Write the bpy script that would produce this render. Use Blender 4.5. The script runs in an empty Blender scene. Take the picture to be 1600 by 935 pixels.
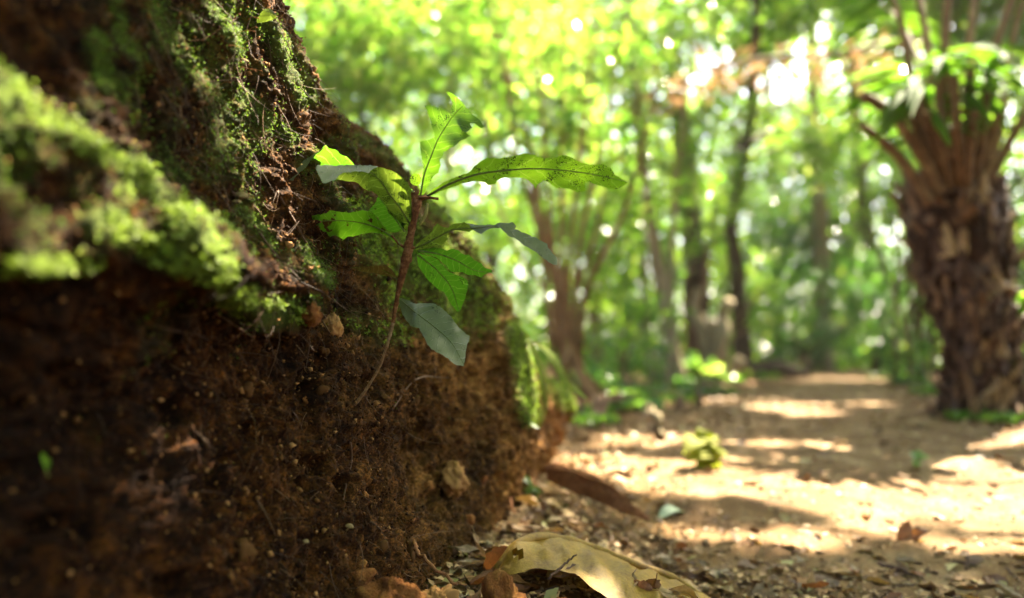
import bpy, math, random
import numpy as np
from mathutils import Vector, Matrix
from mathutils.geometry import delaunay_2d_cdt
from mathutils.bvhtree import BVHTree

random.seed(7)
R = np.random.default_rng(11)
sc = bpy.context.scene
COL = sc.collection

# ------------------------------------------------------------------ camera, light, exposure
F = 1244.0
PITCH = math.atan((555 - 467.5) / F)
CAM = np.array([0.0, 0.0, 0.18])
FWD = np.array([0, math.cos(PITCH), math.sin(PITCH)])
UP = np.array([0, -math.sin(PITCH), math.cos(PITCH)])
RIGHT = np.array([1.0, 0, 0])
cam = bpy.data.cameras.new('camera')
cam_o = bpy.data.objects.new('camera', cam)
COL.objects.link(cam_o)
cam_o.location = CAM
cam_o.rotation_euler = (math.pi / 2 + PITCH, 0, 0)
cam.lens, cam.sensor_width = 28.0, 36.0
cam.clip_start, cam.clip_end = 0.01, 500
cam.dof.use_dof = True
cam.dof.focus_distance = 0.575
cam.dof.aperture_fstop = 3.1
sc.camera = cam_o

SUN_EL, SUN_AZ = math.radians(50), math.radians(42)
S = np.array([math.sin(SUN_AZ) * math.cos(SUN_EL), math.cos(SUN_AZ) * math.cos(SUN_EL), math.sin(SUN_EL)])
world = bpy.data.worlds.new('World')
sc.world = world
world.use_nodes = True
wn = world.node_tree
sky = wn.nodes.new('ShaderNodeTexSky')
sky.sky_type = 'NISHITA'
sky.sun_disc = False
sky.sun_elevation, sky.sun_rotation = SUN_EL, SUN_AZ
sky.dust_density, sky.air_density, sky.ozone_density = 4.0, 0.8, 0.6
bgn = wn.nodes['Background']
bgn.inputs[1].default_value = 0.085
wn.links.new(sky.outputs[0], bgn.inputs[0])
sun = bpy.data.lights.new('sun', 'SUN')
sun.energy, sun.angle, sun.color = 5.0, math.radians(0.53), (1.0, 0.89, 0.68)
sun_o = bpy.data.objects.new('sun', sun)
COL.objects.link(sun_o)
sun_o.rotation_euler = Vector(S).to_track_quat('Z', 'Y').to_euler()
sc.view_settings.view_transform = 'Standard'
sc.view_settings.look = 'None'
sc.view_settings.gamma = 1
sc.view_settings.exposure = 3.72
HAZE = .0015
sc.render.engine = 'CYCLES'
sc.cycles.use_denoising = True
sc.cycles.denoising_prefilter = 'ACCURATE'
sc.cycles.max_bounces = 8
sc.cycles.transmission_bounces = 6
sc.cycles.diffuse_bounces = 4
sc.cycles.caustics_reflective = False
sc.cycles.caustics_refractive = False
sc.cycles.sample_clamp_indirect = 8

# ------------------------------------------------------------------ helpers
def P(px, py, d):
    return CAM + d * (FWD + RIGHT * ((px - 800) / F) + UP * ((467.5 - py) / F))

def proj(p):
    r = np.asarray(p) - CAM
    d = r @ FWD
    return 800 + F * (r @ RIGHT) / d, 467.5 - F * (r @ UP) / d, d

def _hash(ix, iy, iz, seed):
    h = (ix * 374761393 + iy * 668265263 + iz * 1442695041 + seed * 974711) & 0xffffffff
    h = ((h ^ (h >> 13)) * 1274126177) & 0xffffffff
    h = ((h ^ (h >> 16)) * 2246822519) & 0xffffffff
    return ((h ^ (h >> 15)) & 0xffffff) / 8388607.5 - 1.0

def vnoise(p, seed=0):
    f = np.floor(p)
    i = f.astype(np.int64)
    u = p - f
    u = u * u * u * (u * (u * 6 - 15) + 10)
    out = 0
    for a in (0, 1):
        wa = u[..., 0] if a else 1 - u[..., 0]
        for b in (0, 1):
            wb = wa * (u[..., 1] if b else 1 - u[..., 1])
            for c in (0, 1):
                out = out + wb * (u[..., 2] if c else 1 - u[..., 2]) * _hash(i[..., 0] + a, i[..., 1] + b, i[..., 2] + c, seed)
    return out

def fbm(p, freq, octv, seed=0, gain=0.5):
    o, a, f = 0, 1.0, freq
    for k in range(octv):
        o = o + a * vnoise(p * f + 13.7 * k, seed + k)
        a *= gain
        f *= 2.03
    return o

def sstep(a, b, x):
    t = np.clip((x - a) / (b - a), 0, 1)
    return t * t * (3 - 2 * t)

class Geo:
    def __init__(s):
        s.v, s.f, s.n = [], [], 0
    def add(s, v, f):
        v = np.asarray(v, dtype=np.float64).reshape(-1, 3)
        f = np.asarray(f, dtype=np.int64)
        s.v.append(v)
        s.f.append(f + s.n)
        s.n += len(v)
    def mesh(s, name, mat=None, smooth=False):
        me = bpy.data.meshes.new(name)
        if s.n:
            v = np.concatenate(s.v)
            tot = np.concatenate([np.full(len(f), f.shape[1]) for f in s.f])
            lp = np.concatenate([f.ravel() for f in s.f])
            me.vertices.add(len(v))
            me.vertices.foreach_set('co', v.astype(np.float32).ravel())
            me.loops.add(len(lp))
            me.loops.foreach_set('vertex_index', lp.astype(np.int32))
            me.polygons.add(len(tot))
            me.polygons.foreach_set('loop_start', np.concatenate([[0], np.cumsum(tot)[:-1]]).astype(np.int32))
            me.polygons.foreach_set('loop_total', tot.astype(np.int32))
            if smooth:
                me.polygons.foreach_set('use_smooth', np.ones(len(tot), dtype=bool))
            me.update(calc_edges=True)
        if mat:
            me.materials.append(mat)
        return me
    def obj(s, name, mat, parent=None, smooth=False, loc=None):
        if loc is not None and s.n:
            s.v = [v - np.asarray(loc) for v in s.v]
        o = bpy.data.objects.new(name, s.mesh(name, mat, smooth))
        COL.objects.link(o)
        if loc is not None:
            o.location = loc
        if parent:
            o.parent = parent
        return o

def tag(o, label=None, cat=None, group=None, kind=None):
    for k, v in (('label', label), ('category', cat), ('group', group), ('kind', kind)):
        if v:
            o[k] = v
    return o

def thing(name, label, cat, loc, group=None):
    o = bpy.data.objects.new(name, None)
    COL.objects.link(o)
    o.location = loc
    o.empty_display_size = 0.05
    return tag(o, label, cat, group)

def part(g, name, mat, root, smooth=False):
    """mesh given in world coordinates, parented to a root that sits at root.location"""
    base = root
    off = np.zeros(3)
    while base is not None:
        off += np.array(base.location)
        base = base.parent
    g.v = [v - off for v in g.v]
    return g.obj(name, mat, root, smooth)

def smooth_path(pts, n):
    pts = np.asarray(pts, float)
    t = np.concatenate([[0], np.cumsum(np.linalg.norm(np.diff(pts[:, :3], axis=0), axis=1))])
    t /= t[-1]
    u = np.linspace(0, 1, n)
    # Catmull-Rom by cubic Hermite
    m = np.gradient(pts, t, axis=0)
    k = np.clip(np.searchsorted(t, u, side='right') - 1, 0, len(t) - 2)
    h = (t[k + 1] - t[k])[:, None]
    s = ((u - t[k])[:, None]) / h
    return ((2 * s**3 - 3 * s**2 + 1) * pts[k] + (s**3 - 2 * s**2 + s) * h * m[k]
            + (-2 * s**3 + 3 * s**2) * pts[k + 1] + (s**3 - s**2) * h * m[k + 1])

def tube(g, path, rad, seg=8, rough=0.0, rseed=0, cap=True):
    path = np.asarray(path, float)
    n = len(path)
    rad = np.broadcast_to(np.asarray(rad, float), (n,)) if np.ndim(rad) == 0 or len(rad) == n else np.interp(np.linspace(0, 1, n), np.linspace(0, 1, len(rad)), rad)
    t = np.gradient(path, axis=0)
    t /= np.linalg.norm(t, axis=1)[:, None] + 1e-12
    ref = np.array([0.31, 0.17, 0.93]) if abs(t[:, 2]).mean() < .8 else np.array([0.95, 0.3, 0.1])
    a = np.cross(t, ref)
    a /= np.linalg.norm(a, axis=1)[:, None] + 1e-12
    b = np.cross(t, a)
    th = np.linspace(0, 2 * math.pi, seg, endpoint=False)
    v = path[:, None, :] + rad[:, None, None] * (np.cos(th)[None, :, None] * a[:, None, :] + np.sin(th)[None, :, None] * b[:, None, :])
    if rough:
        nz = fbm(v / max(rad.mean(), 1e-6), 0.9, 3, rseed)
        v = v + (v - path[:, None, :]) * (rough * nz)[..., None]
    i, j = np.meshgrid(np.arange(n - 1), np.arange(seg), indexing='ij')
    j2 = (j + 1) % seg
    f = np.stack([i * seg + j, i * seg + j2, (i + 1) * seg + j2, (i + 1) * seg + j], -1).reshape(-1, 4)
    vv = v.reshape(-1, 3)
    if cap:
        vv = np.concatenate([vv, path[-1:], path[:1]])
        k = n * seg
        top = np.stack([(n - 1) * seg + np.arange(seg), (n - 1) * seg + (np.arange(seg) + 1) % seg, np.full(seg, k)], -1)
        bot = np.stack([(np.arange(seg) + 1) % seg, np.arange(seg), np.full(seg, k + 1)], -1)
        g.add(vv, f)
        b0 = g.n - len(vv)
        g.f.append(top + b0)
        g.f.append(bot + b0)
    else:
        g.add(vv, f)

def unit(v):
    return v / (np.linalg.norm(v, axis=-1, keepdims=True) + 1e-12)

# sunlit spots: points whose sun ray must stay free of leaves, as (qx, qy, radius) on z = 0 along the sun direction
LIT = []
def q_of(p):
    p = np.asarray(p, float)
    return p[..., :2] - (S[:2] / S[2]) * p[..., 2:3]
def lit(p, r):
    q = q_of(np.asarray(p))
    LIT.append((q[0], q[1], r))
def cull(C, size, zmin=0.35):
    if not LIT:
        return np.ones(len(C), bool)
    L = np.array(LIT)
    q = q_of(C)
    keep = np.ones(len(C), bool)
    for k in range(0, len(C), 20000):
        d = np.hypot(q[k:k + 20000, None, 0] - L[None, :, 0], q[k:k + 20000, None, 1] - L[None, :, 1])
        keep[k:k + 20000] = (d > L[None, :, 2] + size[k:k + 20000, None] * 0.5).all(1) | (C[k:k + 20000, 2] < zmin)
    return keep

SHADE = []
def shade(p):
    SHADE.append(np.asarray(p, float))

def leaf_cloud(g, C, L, N, wr=0.42, fold=0.18, droop=0.25, culled=True):
    """leaves as two folded triangles pairs: base, sides, tip; C centres, L lengths, N normals"""
    if culled:
        k = cull(C, L)
        C, L, N = C[k], L[k], N[k]
    n = len(C)
    if n == 0:
        return
    N = unit(N)
    r = R.normal(size=(n, 3))
    r[:, 2] -= droop * 3
    u = unit(r - (r * N).sum(1, keepdims=True) * N)
    v = np.cross(N, u)
    W = (L * wr * R.uniform(.8, 1.2, n))[:, None]
    l = L[:, None]
    b = C - u * l * .5
    t = C + u * l * .5 - N * l * .12
    s1 = C - u * l * .08 + v * W * .5 + N * W * fold
    s2 = C - u * l * .08 - v * W * .5 + N * W * fold
    V = np.stack([b, s1, t, s2], 1).reshape(-1, 3)
    i = np.arange(n) * 4
    g.add(V, np.concatenate([np.stack([i, i + 2, i + 1], 1), np.stack([i, i + 3, i + 2], 1)]))

def up_normals(n, spread):
    v = R.normal(size=(n, 3)) * spread
    v[:, 2] += 1
    return v

# ------------------------------------------------------------------ materials
def mat_new(name):
    m = bpy.data.materials.new(name)
    m.use_nodes = True
    nt = m.node_tree
    return m, nt, nt.nodes['Principled BSDF'], nt.nodes['Material Output']

def ramp(nt, fac, cols):
    r = nt.nodes.new('ShaderNodeValToRGB')
    e = r.color_ramp.elements
    while len(e) < len(cols):
        e.new(0.5)
    for k, (p, c) in enumerate(cols):
        e[k].position = p
        e[k].color = (*c, 1)
    nt.links.new(fac, r.inputs[0])
    return r.outputs[0]

def noise(nt, scale, detail=4, rough=.6, vec=None):
    n = nt.nodes.new('ShaderNodeTexNoise')
    n.inputs['Scale'].default_value = scale
    n.inputs['Detail'].default_value = detail
    n.inputs['Roughness'].default_value = rough
    if vec is None:
        tc = nt.nodes.new('ShaderNodeNewGeometry')
        vec = tc.outputs['Position']
    nt.links.new(vec, n.inputs['Vector'])
    return n.outputs[0]

def mixc(nt, fac, a, b, mode='MIX'):
    m = nt.nodes.new('ShaderNodeMix')
    m.data_type = 'RGBA'
    m.blend_type = mode
    for k, x in ((0, fac), (6, a), (7, b)):
        if hasattr(x, 'is_linked'):
            nt.links.new(x, m.inputs[k])
        else:
            m.inputs[k].default_value = x if k == 0 else (*x, 1)
    return m.outputs[2]

def bump(nt, bsdf, h, strength=.5, dist=.002):
    b = nt.nodes.new('ShaderNodeBump')
    b.inputs['Strength'].default_value = strength
    b.inputs['Distance'].default_value = dist
    nt.links.new(h, b.inputs['Height'])
    nt.links.new(b.outputs[0], bsdf.inputs['Normal'])
    return b.outputs[0]

def soil_mat(name, cols, scale, rough=.9, bs=.6, bd=.002, spec=.15, fine=900):
    m, nt, b, out = mat_new(name)
    n1 = noise(nt, scale, 6, .65)
    n2 = noise(nt, fine, 3, .7)
    c = ramp(nt, n1, cols)
    c2 = ramp(nt, n2, [(.3, (.55, .55, .55)), (.75, (1.35, 1.3, 1.25))])
    nt.links.new(mixc(nt, 1.0, c, c2, 'MULTIPLY'), b.inputs['Base Color'])
    b.inputs['Roughness'].default_value = rough
    b.inputs['Specular IOR Level'].default_value = spec
    bump(nt, b, n2, bs, bd)
    return m

def island_mat(name, cols, rough=.6, trans=None, spec=.4, tmix=.45):
    """colour picked per loose piece; optional translucency"""
    m, nt, b, out = mat_new(name)
    g = nt.nodes.new('ShaderNodeNewGeometry')
    c = ramp(nt, g.outputs['Random Per Island'], cols)
    nt.links.new(c, b.inputs['Base Color'])
    b.inputs['Roughness'].default_value = rough
    b.inputs['Specular IOR Level'].default_value = spec
    if trans:
        t = nt.nodes.new('ShaderNodeBsdfTranslucent')
        nt.links.new(ramp(nt, g.outputs['Random Per Island'], trans), t.inputs[0])
        mx = nt.nodes.new('ShaderNodeMixShader')
        mx.inputs[0].default_value = tmix
        nt.links.new(b.outputs[0], mx.inputs[1])
        nt.links.new(t.outputs[0], mx.inputs[2])
        nt.links.new(mx.outputs[0], out.inputs[0])
    return m

M = {}
M['bank'] = None  # built with the bank
M['ground'] = soil_mat('forest_floor_soil', [(.3, (.06, .03, .009)), (.55, (.14, .075, .024)), (.75, (.23, .13, .045))], 14, fine=220, bd=.004)
M['path'] = soil_mat('path_earth', [(.3, (.06, .029, .010)), (.5, (.155, .086, .033)), (.72, (.31, .21, .11))], 9, fine=240, bd=.004)
M['crumb'] = island_mat('soil_crumbs', [(0, (.014, .005, .0015)), (.45, (.045, .018, .004)), (.8, (.12, .052, .012)), (1, (.30, .15, .05))], .85, spec=.12)
M['rootlet'] = island_mat('rootlets', [(0, (.03, .012, .004)), (.6, (.08, .034, .011)), (1, (.19, .10, .04))], .7)
M['moss'] = island_mat('moss', [(0, (.08, .13, .008)), (.5, (.16, .23, .014)), (1, (.28, .32, .035))], .6,
                       [(0, (.14, .24, .02)), (1, (.30, .40, .05))], spec=.3, tmix=.4)
YG = [(0, (.04, .09, .012)), (.5, (.06, .12, .015)), (1, (.10, .15, .03))]
DG = [(0, (.03, .07, .018)), (.6, (.05, .105, .025)), (1, (.09, .14, .03))]
M['leaf_yellow'] = island_mat('leaf_yellow_green', YG, .24, [(0, (.14, .34, .025)), (.5, (.26, .48, .04)), (.85, (.40, .56, .07)), (1, (.48, .52, .12))], .5, .5)
M['leaf_green'] = island_mat('leaf_mid_green', DG, .24, [(0, (.13, .30, .02)), (.6, (.22, .42, .03)), (1, (.38, .50, .05))], .5, .5)
M['leaf_deep'] = island_mat('leaf_deep_green', [(0, (.02, .06, .02)), (1, (.05, .11, .03))], .33, [(0, (.06, .20, .02)), (1, (.16, .33, .03))], .5, .45)
M['leaf_tan'] = island_mat('leaf_dry_tan', [(0, (.22, .12, .06)), (1, (.42, .28, .17))], .5, [(0, (.30, .16, .06)), (1, (.45, .30, .15))], .5, .35)
M['bark'] = soil_mat('bark_brown', [(.3, (.06, .035, .02)), (.55, (.13, .075, .04)), (.8, (.22, .14, .08))], 18, fine=160, bd=.006)
M['bark_dark'] = soil_mat('bark_dark', [(.3, (.03, .022, .014)), (.6, (.07, .05, .028)), (.8, (.12, .09, .05))], 14, fine=120, bd=.006)
M['bark_pale'] = soil_mat('bark_pale', [(.3, (.13, .10, .055)), (.6, (.24, .19, .11)), (.8, (.36, .30, .2))], 10, fine=120, bd=.006)
M['cane'] = soil_mat('cane_brown', [(.3, (.09, .048, .018)), (.55, (.17, .095, .038)), (.8, (.27, .17, .08))], 12, fine=100, bd=.003)
M['fern_trunk'] = soil_mat('fern_trunk_fibre', [(.3, (.02, .008, .003)), (.6, (.05, .02, .008)), (.8, (.1, .045, .018))], 30, fine=200, bd=.006)
M['fern_base'] = island_mat('fern_frond_base', [(0, (.08, .035, .015)), (.55, (.17, .08, .035)), (.85, (.28, .16, .08)), (1, (.38, .26, .14))], .6)
M['pinna'] = island_mat('fern_pinnae', [(0, (.035, .085, .010)), (1, (.07, .13, .015))], .7, [(0, (.10, .26, .012)), (1, (.22, .38, .025))], .05, .5)
M['stalk'] = soil_mat('frond_stalk', [(.3, (.08, .042, .016)), (.6, (.20, .115, .048)), (.8, (.38, .26, .14))], 26, fine=160, rough=.8, spec=.2)
M['wood'] = soil_mat('dead_wood', [(.3, (.12, .045, .018)), (.6, (.25, .11, .045)), (.8, (.40, .22, .11))], 40, fine=300, bd=.003)
M['twig'] = soil_mat('twig_dark', [(.3, (.05, .028, .018)), (.6, (.12, .07, .045)), (.8, (.2, .13, .08))], 60, fine=500)
M['stone'] = soil_mat('stone_grey', [(.3, (.2, .15, .10)), (.6, (.32, .25, .17)), (.8, (.4, .33, .25))], 60, fine=500)
M['clod'] = soil_mat('clod_orange', [(.28, (.10, .03, .01)), (.5, (.27, .10, .025)), (.72, (.45, .22, .06))], 75, fine=900, bs=1, bd=.0025)
M['fungus'] = soil_mat('fungus_cream', [(.3, (.14, .09, .03)), (.7, (.30, .22, .10))], 200)

# ------------------------------------------------------------------ bank of earth
TY = np.array([-.4, .10, .30, .45, .59, .70, .80, .95, 1.1, 1.3, 1.45, 1.6, 1.9])
TZ = np.array([0, .05, .1, .15, .2, .25, .3, .4, .5, .6])
TX = np.array([
    [-.28, -.28, -.28, -.275, -.27, -.27, -.275, -.29, -.31, -.35],
    [-.235, -.235, -.235, -.232, -.225, -.228, -.232, -.245, -.265, -.31],
    [-.195, -.20, -.205, -.204, -.196, -.200, -.208, -.220, -.235, -.28],
    [-.135, -.15, -.162, -.168, -.168, -.175, -.184, -.198, -.213, -.26],
    [-.075, -.09, -.102, -.116, -.132, -.142, -.152, -.174, -.2, -.25],
    [-.055, -.065, -.075, -.085, -.100, -.114, -.130, -.156, -.19, -.25],
    [-.03, -.04, -.047, -.055, -.066, -.075, -.088, -.128, -.2, -.28],
    [.005, .008, .008, .006, .002, -.005, -.02, -.08, -.2, -.3],
    [.025, .028, .032, .032, .024, .005, -.04, -.15, -.25, -.3],
    [.05, .055, .062, .052, .02, -.03, -.1, -.2, -.3, -.4],
    [.06, .095, .118, .10, .05, -.02, -.1, -.2, -.3, -.4],
    [-.02, .0, .01, -.02, -.06, -.1, -.2, -.3, -.4, -.5],
    [-.5, -.5, -.5, -.5, -.5, -.5, -.6, -.6, -.6, -.6]])
HY = np.array([-.4, .45, .55, .62, .66, .70, .80, .90, .98, 1.05, 1.1, 1.2, 1.3, 1.4, 1.5, 1.9])
HV = np.array([.62, .60, .56, .468, .43, .418, .410, .368, .305, .235, .205, .175, .16, .14, .1, .03])

def cubic_rows(Y):
    k = np.clip(np.searchsorted(TY, Y) - 1, 0, len(TY) - 2)
    t = np.clip((Y - TY[k]) / (TY[k + 1] - TY[k]), 0, 1)
    t = (t * .35 + .65 * t * t * (3 - 2 * t))[..., None]
    return TX[k] * (1 - t) + TX[k + 1] * t

def bank_x(Y, Z):
    rows = cubic_rows(Y)
    zi = np.clip(np.searchsorted(TZ, Z) - 1, 0, len(TZ) - 2)
    t = np.clip((Z - TZ[zi]) / (TZ[zi + 1] - TZ[zi]), 0, 1)
    a = np.take_along_axis(rows, zi[..., None], -1)[..., 0]
    b = np.take_along_axis(rows, zi[..., None] + 1, -1)[..., 0]
    x = a * (1 - t) + b * t
    # the mossy ledge, flat below, ending near the seedling's foot
    w = 1 - sstep(.50, .56, Y)
    led = np.where(Z > .219, np.exp(-((Z - .219) / .024) ** 2), np.exp(-((Z - .219) / .012) ** 2))
    x = x + .036 * w * led
    x = x - .012 * w * np.exp(-((Z - .15) / .045) ** 2)
    w2 = 1 - sstep(.38, .47, Y)
    zc = .266 - .05 * sstep(.25, .46, Y)
    x = x + .016 * w2 * np.where(Z > zc, np.exp(-((Z - zc) / .035) ** 2), np.exp(-((Z - zc) / .015) ** 2))
    # dark hollow with a clod in it, a notch behind the seedling and a crack
    x = x - .045 * np.exp(-((Y - .70) / .045) ** 2 - ((Z - .085) / .036) ** 2)
    x = x - .03 * np.exp(-((Y - .60) / .035) ** 2 - ((Z - .225) / .028) ** 2)
    x = x - .03 * np.exp(-((Y - .93) / .025) ** 2 - ((Z - .27) / .05) ** 2)
    # ribs running down the upper slope
    x = x + .012 * np.exp(-((Y + .55 * (Z - .3) - .60) / .02) ** 2) * sstep(.24, .3, Z)
    x = x + .010 * np.exp(-((Y + .55 * (Z - .3) - .70) / .018) ** 2) * sstep(.26, .3, Z)
    x = x - .012 * np.exp(-((Y + .5 * (Z - .3) - .655) / .02) ** 2) * sstep(.26, .32, Z)
    return x

ys = np.concatenate([np.arange(-.35, .1, .02), np.arange(.1, .42, .0026), np.arange(.42, .76, .00135), np.arange(.76, 1.2, .0024), np.arange(1.2, 1.9, .006)])
qs = np.concatenate([np.arange(-.03, .46, .00145), np.arange(.46, 1.05, .012)])
Yg, Qg = np.meshgrid(ys, qs, indexing='ij')
Hc = np.interp(Yg, HY, HV) + .012 * fbm(np.stack([Yg, Qg * 0, Yg * 0], -1), 9, 3, 5)
over = np.log1p(np.exp(np.clip((Qg - Hc) / .022, -30, 30))) * .022
Zb = Qg - over + .12 * over
Xb = bank_x(Yg, np.clip(Qg - over, 0, .6)) - over
Bp = np.stack([Xb, Yg, Zb], -1)
def grid_normals(B):
    dy = np.gradient(B, axis=0)
    dq = np.gradient(B, axis=1)
    return unit(np.cross(dy, dq))
Bn = grid_normals(Bp)
if Bn[len(ys) // 2, 40, 0] < 0:
    Bn = -Bn
def pxmask(lines):
    """strength 0..1 near polylines given where they show on the bank: (points, radius, strength)"""
    m = np.zeros(Bp.shape[:2])
    for pts, r, s in lines:
        for (x0, y0), (x1, y1) in zip(pts[:-1], pts[1:]):
            dx, dy = x1 - x0, y1 - y0
            t = np.clip(((bpx - x0) * dx + (bpy_ - y0) * dy) / (dx * dx + dy * dy + 1e-9), 0, 1)
            dd = np.hypot(bpx - x0 - t * dx, bpy_ - y0 - t * dy)
            m = np.maximum(m, s * np.clip(1.6 - dd / r, 0, 1))
    return np.where(bd > 0.05, m, 0)
LEDGE = [([(-60, 110), (40, 165), (120, 215), (200, 262), (260, 308), (310, 360), (350, 415)], 15, 1),
         ([(20, 408), (90, 415), (145, 408)], 11, 1),
         ([(150, 345), (200, 365), (250, 395), (310, 415), (350, 430)], 20, 1),
         ([(350, 440), (378, 478), (410, 492), (452, 487)], 20, 1),
         ([(30, 190), (45, 225), (62, 250)], 8, .7), ([(190, 285), (198, 330)], 8, .7), ([(265, 330), (285, 380)], 12, .7)]
UPPER = [([(320, -10), (345, 30), (377, 78)], 9, 1), ([(355, -5), (370, 40), (383, 62)], 9, 1), ([(395, 20), (430, 60), (450, 95), (472, 130), (480, 150)], 17, 1),
         ([(420, 40), (470, 110)], 14, .9), ([(300, 40), (340, 150), (355, 240), (330, 260)], 26, .5), ([(380, 150), (420, 190), (455, 215)], 12, .9),
         ([(390, 175), (430, 200)], 10, .8), ([(240, 0), (260, 60), (330, 130)], 18, .5), ([(375, 325), (400, 350), (425, 385)], 10, .8),
         ([(475, 385), (500, 425), (515, 440)], 10, .9), ([(180, 0), (190, 60), (205, 80)], 9, .8), ([(150, 60), (165, 130)], 14, .8),
         ([(560, 215), (600, 240), (640, 285)], 9, .6), ([(490, 470), (495, 485)], 9, .9), ([(505, 235), (520, 300)], 16, .5)]
disp = .009 * fbm(Bp, 14, 3, 21) + .0052 * fbm(Bp, 45, 3, 31)
disp += .0032 * (1 - 2 * np.abs(vnoise(Bp * 120, 41))) + .0024 * (1 - 2 * np.abs(vnoise(Bp * 250, 42))) + .0013 * vnoise(Bp * 480, 43)
# fibres running down to the right on the upper slope, columns on the far face
a1 = (Yg * .62 - Zb * .78)
a2 = (Yg * .78 + Zb * .62)
fib = vnoise(np.stack([a1 * 16, a2 * 150, Xb * 30], -1), 51) + .6 * vnoise(np.stack([a1 * 30, a2 * 320, Xb * 30], -1), 52)
disp += .0030 * fib * sstep(.2, .26, Zb) * (1 - .6 * sstep(.7, .9, Yg))
colm = vnoise(np.stack([Yg * 120, Zb * 26, Xb * 60], -1), 53) + .6 * vnoise(np.stack([Yg * 230, Zb * 60, Xb * 60], -1), 54)
disp += .0032 * colm * sstep(.62, .7, Yg) * (1 - sstep(.25, .33, Zb))
pits = vnoise(Bp * np.array([60, 60, 75]), 61)
disp -= .015 * sstep(.38, .75, pits) * (1 - sstep(.18, .24, Zb))
bpx, bpy_, bd = proj(Bp)
lump_m = pxmask(LEDGE)
clump = fbm(Bp, 55, 2, 66)
disp += lump_m * (.003 + .0075 * clump + .003 * vnoise(Bp * 140, 67))
lump_u = pxmask(UPPER)
disp += lump_u * (.001 + .0035 * clump + .002 * vnoise(Bp * 170, 68))
Bp = Bp + Bn * disp[..., None]
Bn2 = grid_normals(Bp)
Bn2 *= np.sign((Bn2 * Bn).sum(-1, keepdims=True))
ny, nq = Yg.shape
ii, jj = np.meshgrid(np.arange(ny - 1), np.arange(nq - 1), indexing='ij')
bf = np.stack([ii * nq + jj, (ii + 1) * nq + jj, (ii + 1) * nq + jj + 1, ii * nq + jj + 1], -1).reshape(-1, 4)

def coarse_bvh():
    s = 3
    B = Bp[::s, ::s]
    a, b = B.shape[:2]
    i, j = np.meshgrid(np.arange(a - 1), np.arange(b - 1), indexing='ij')
    f = np.stack([i * b + j, (i + 1) * b + j, (i + 1) * b + j + 1, i * b + j + 1], -1).reshape(-1, 4)
    return BVHTree.FromPolygons(B.reshape(-1, 3).tolist(), f.tolist())
BVH = coarse_bvh()
def hit(px, py, off=0.0):
    h = None
    for k in range(60):
        d = P(px - 3 * k, py + .6 * k, 1.0) - CAM
        h, n, i, t = BVH.ray_cast(Vector(CAM), Vector(d))
        if h is not None:
            break
    if h is None:
        return None
    n = np.array(n)
    if n @ d > 0:
        n = -n
    return np.array(h) + n * off, n
def hitp(px, py, off=0.0):
    r = hit(px, py, off)
    return r[0] if r else None

bpx, bpy_, bd = proj(Bp)
BEHIND = [([(560, 330), (600, 400), (620, 460)], 26, .7), ([(600, 380), (690, 420), (730, 480)], 42, .95), ([(680, 320), (740, 365), (760, 400)], 18, .8),
          ([(640, 520), (600, 520), (560, 500)], 18, .4), ([(700, 470), (745, 500)], 20, .6), ([(810, 525), (818, 600), (828, 650)], 15, 1), ([(815, 520), (860, 560), (895, 620)], 22, 1),
          ([(780, 420), (800, 480)], 10, .4)]
mk_ledge, mk_up, mk_beh = pxmask(LEDGE), pxmask(UPPER), pxmask(BEHIND)
mn = fbm(Bp, 28, 3, 71)
mk_bg = .40 * sstep(.1, .7, mn) * sstep(.19, .26, Zb) + .10 * sstep(.3, .8, mn) * sstep(.1, .2, Zb)
mk_bg = np.maximum(mk_bg, .10 * sstep(-.1, .5, mn) * (1 - sstep(.36, .5, Yg)) * sstep(.205, .235, Zb))
moss_m = np.clip(np.maximum.reduce([mk_ledge, mk_up, mk_beh]) * (1.05 + .35 * mn), 0, 1)
moss_m = np.maximum(moss_m, mk_bg)

g = Geo()
g.add(Bp.reshape(-1, 3), bf)
bank_me_name = 'earth_bank'
m, nt, b, out = mat_new('bank_soil')
n1 = noise(nt, 11, 5, .6)
n2 = noise(nt, 480, 5, .75)
n3 = noise(nt, 90, 4, .65)
dark = ramp(nt, n3, [(.3, (.007, .0023, .0003)), (.5, (.027, .0090, .0010)), (.72, (.10, .035, .004))])  # dark earth, near-side undercut shade deepened into the colour
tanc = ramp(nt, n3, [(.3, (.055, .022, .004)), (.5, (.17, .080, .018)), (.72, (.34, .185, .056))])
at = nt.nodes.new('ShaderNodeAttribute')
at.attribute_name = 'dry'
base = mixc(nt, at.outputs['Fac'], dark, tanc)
c2 = ramp(nt, n2, [(.34, (.16, .15, .14)), (.5, (.75, .73, .70)), (.68, (2.0, 1.85, 1.7))])
base = mixc(nt, 1.0, base, c2, 'MULTIPLY')
base = mixc(nt, 1.0, base, ramp(nt, n1, [(.34, (.5, .48, .45)), (.66, (1.5, 1.4, 1.3))]), 'MULTIPLY')
am = nt.nodes.new('ShaderNodeAttribute')
am.attribute_name = 'moss'
mcol = ramp(nt, n3, [(.3, (.03, .045, .006)), (.7, (.09, .12, .018))])
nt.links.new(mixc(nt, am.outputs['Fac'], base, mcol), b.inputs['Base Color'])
b.inputs['Roughness'].default_value = .9
b.inputs['Specular IOR Level'].default_value = .12
bump(nt, b, n2, 1.0, .002)
M['bank'] = m
bank = g.obj('earth_bank', M['bank'], smooth=True)
dry = np.maximum(sstep(.56, .78, Yg) * (1 - .6 * sstep(.24, .36, Zb)), .28 * sstep(.44, .56, Yg)) * np.clip(.75 + .5 * fbm(Bp, 18, 2, 81), 0, 1)  # drier tan to the far side; near side left dark, shade included
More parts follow.
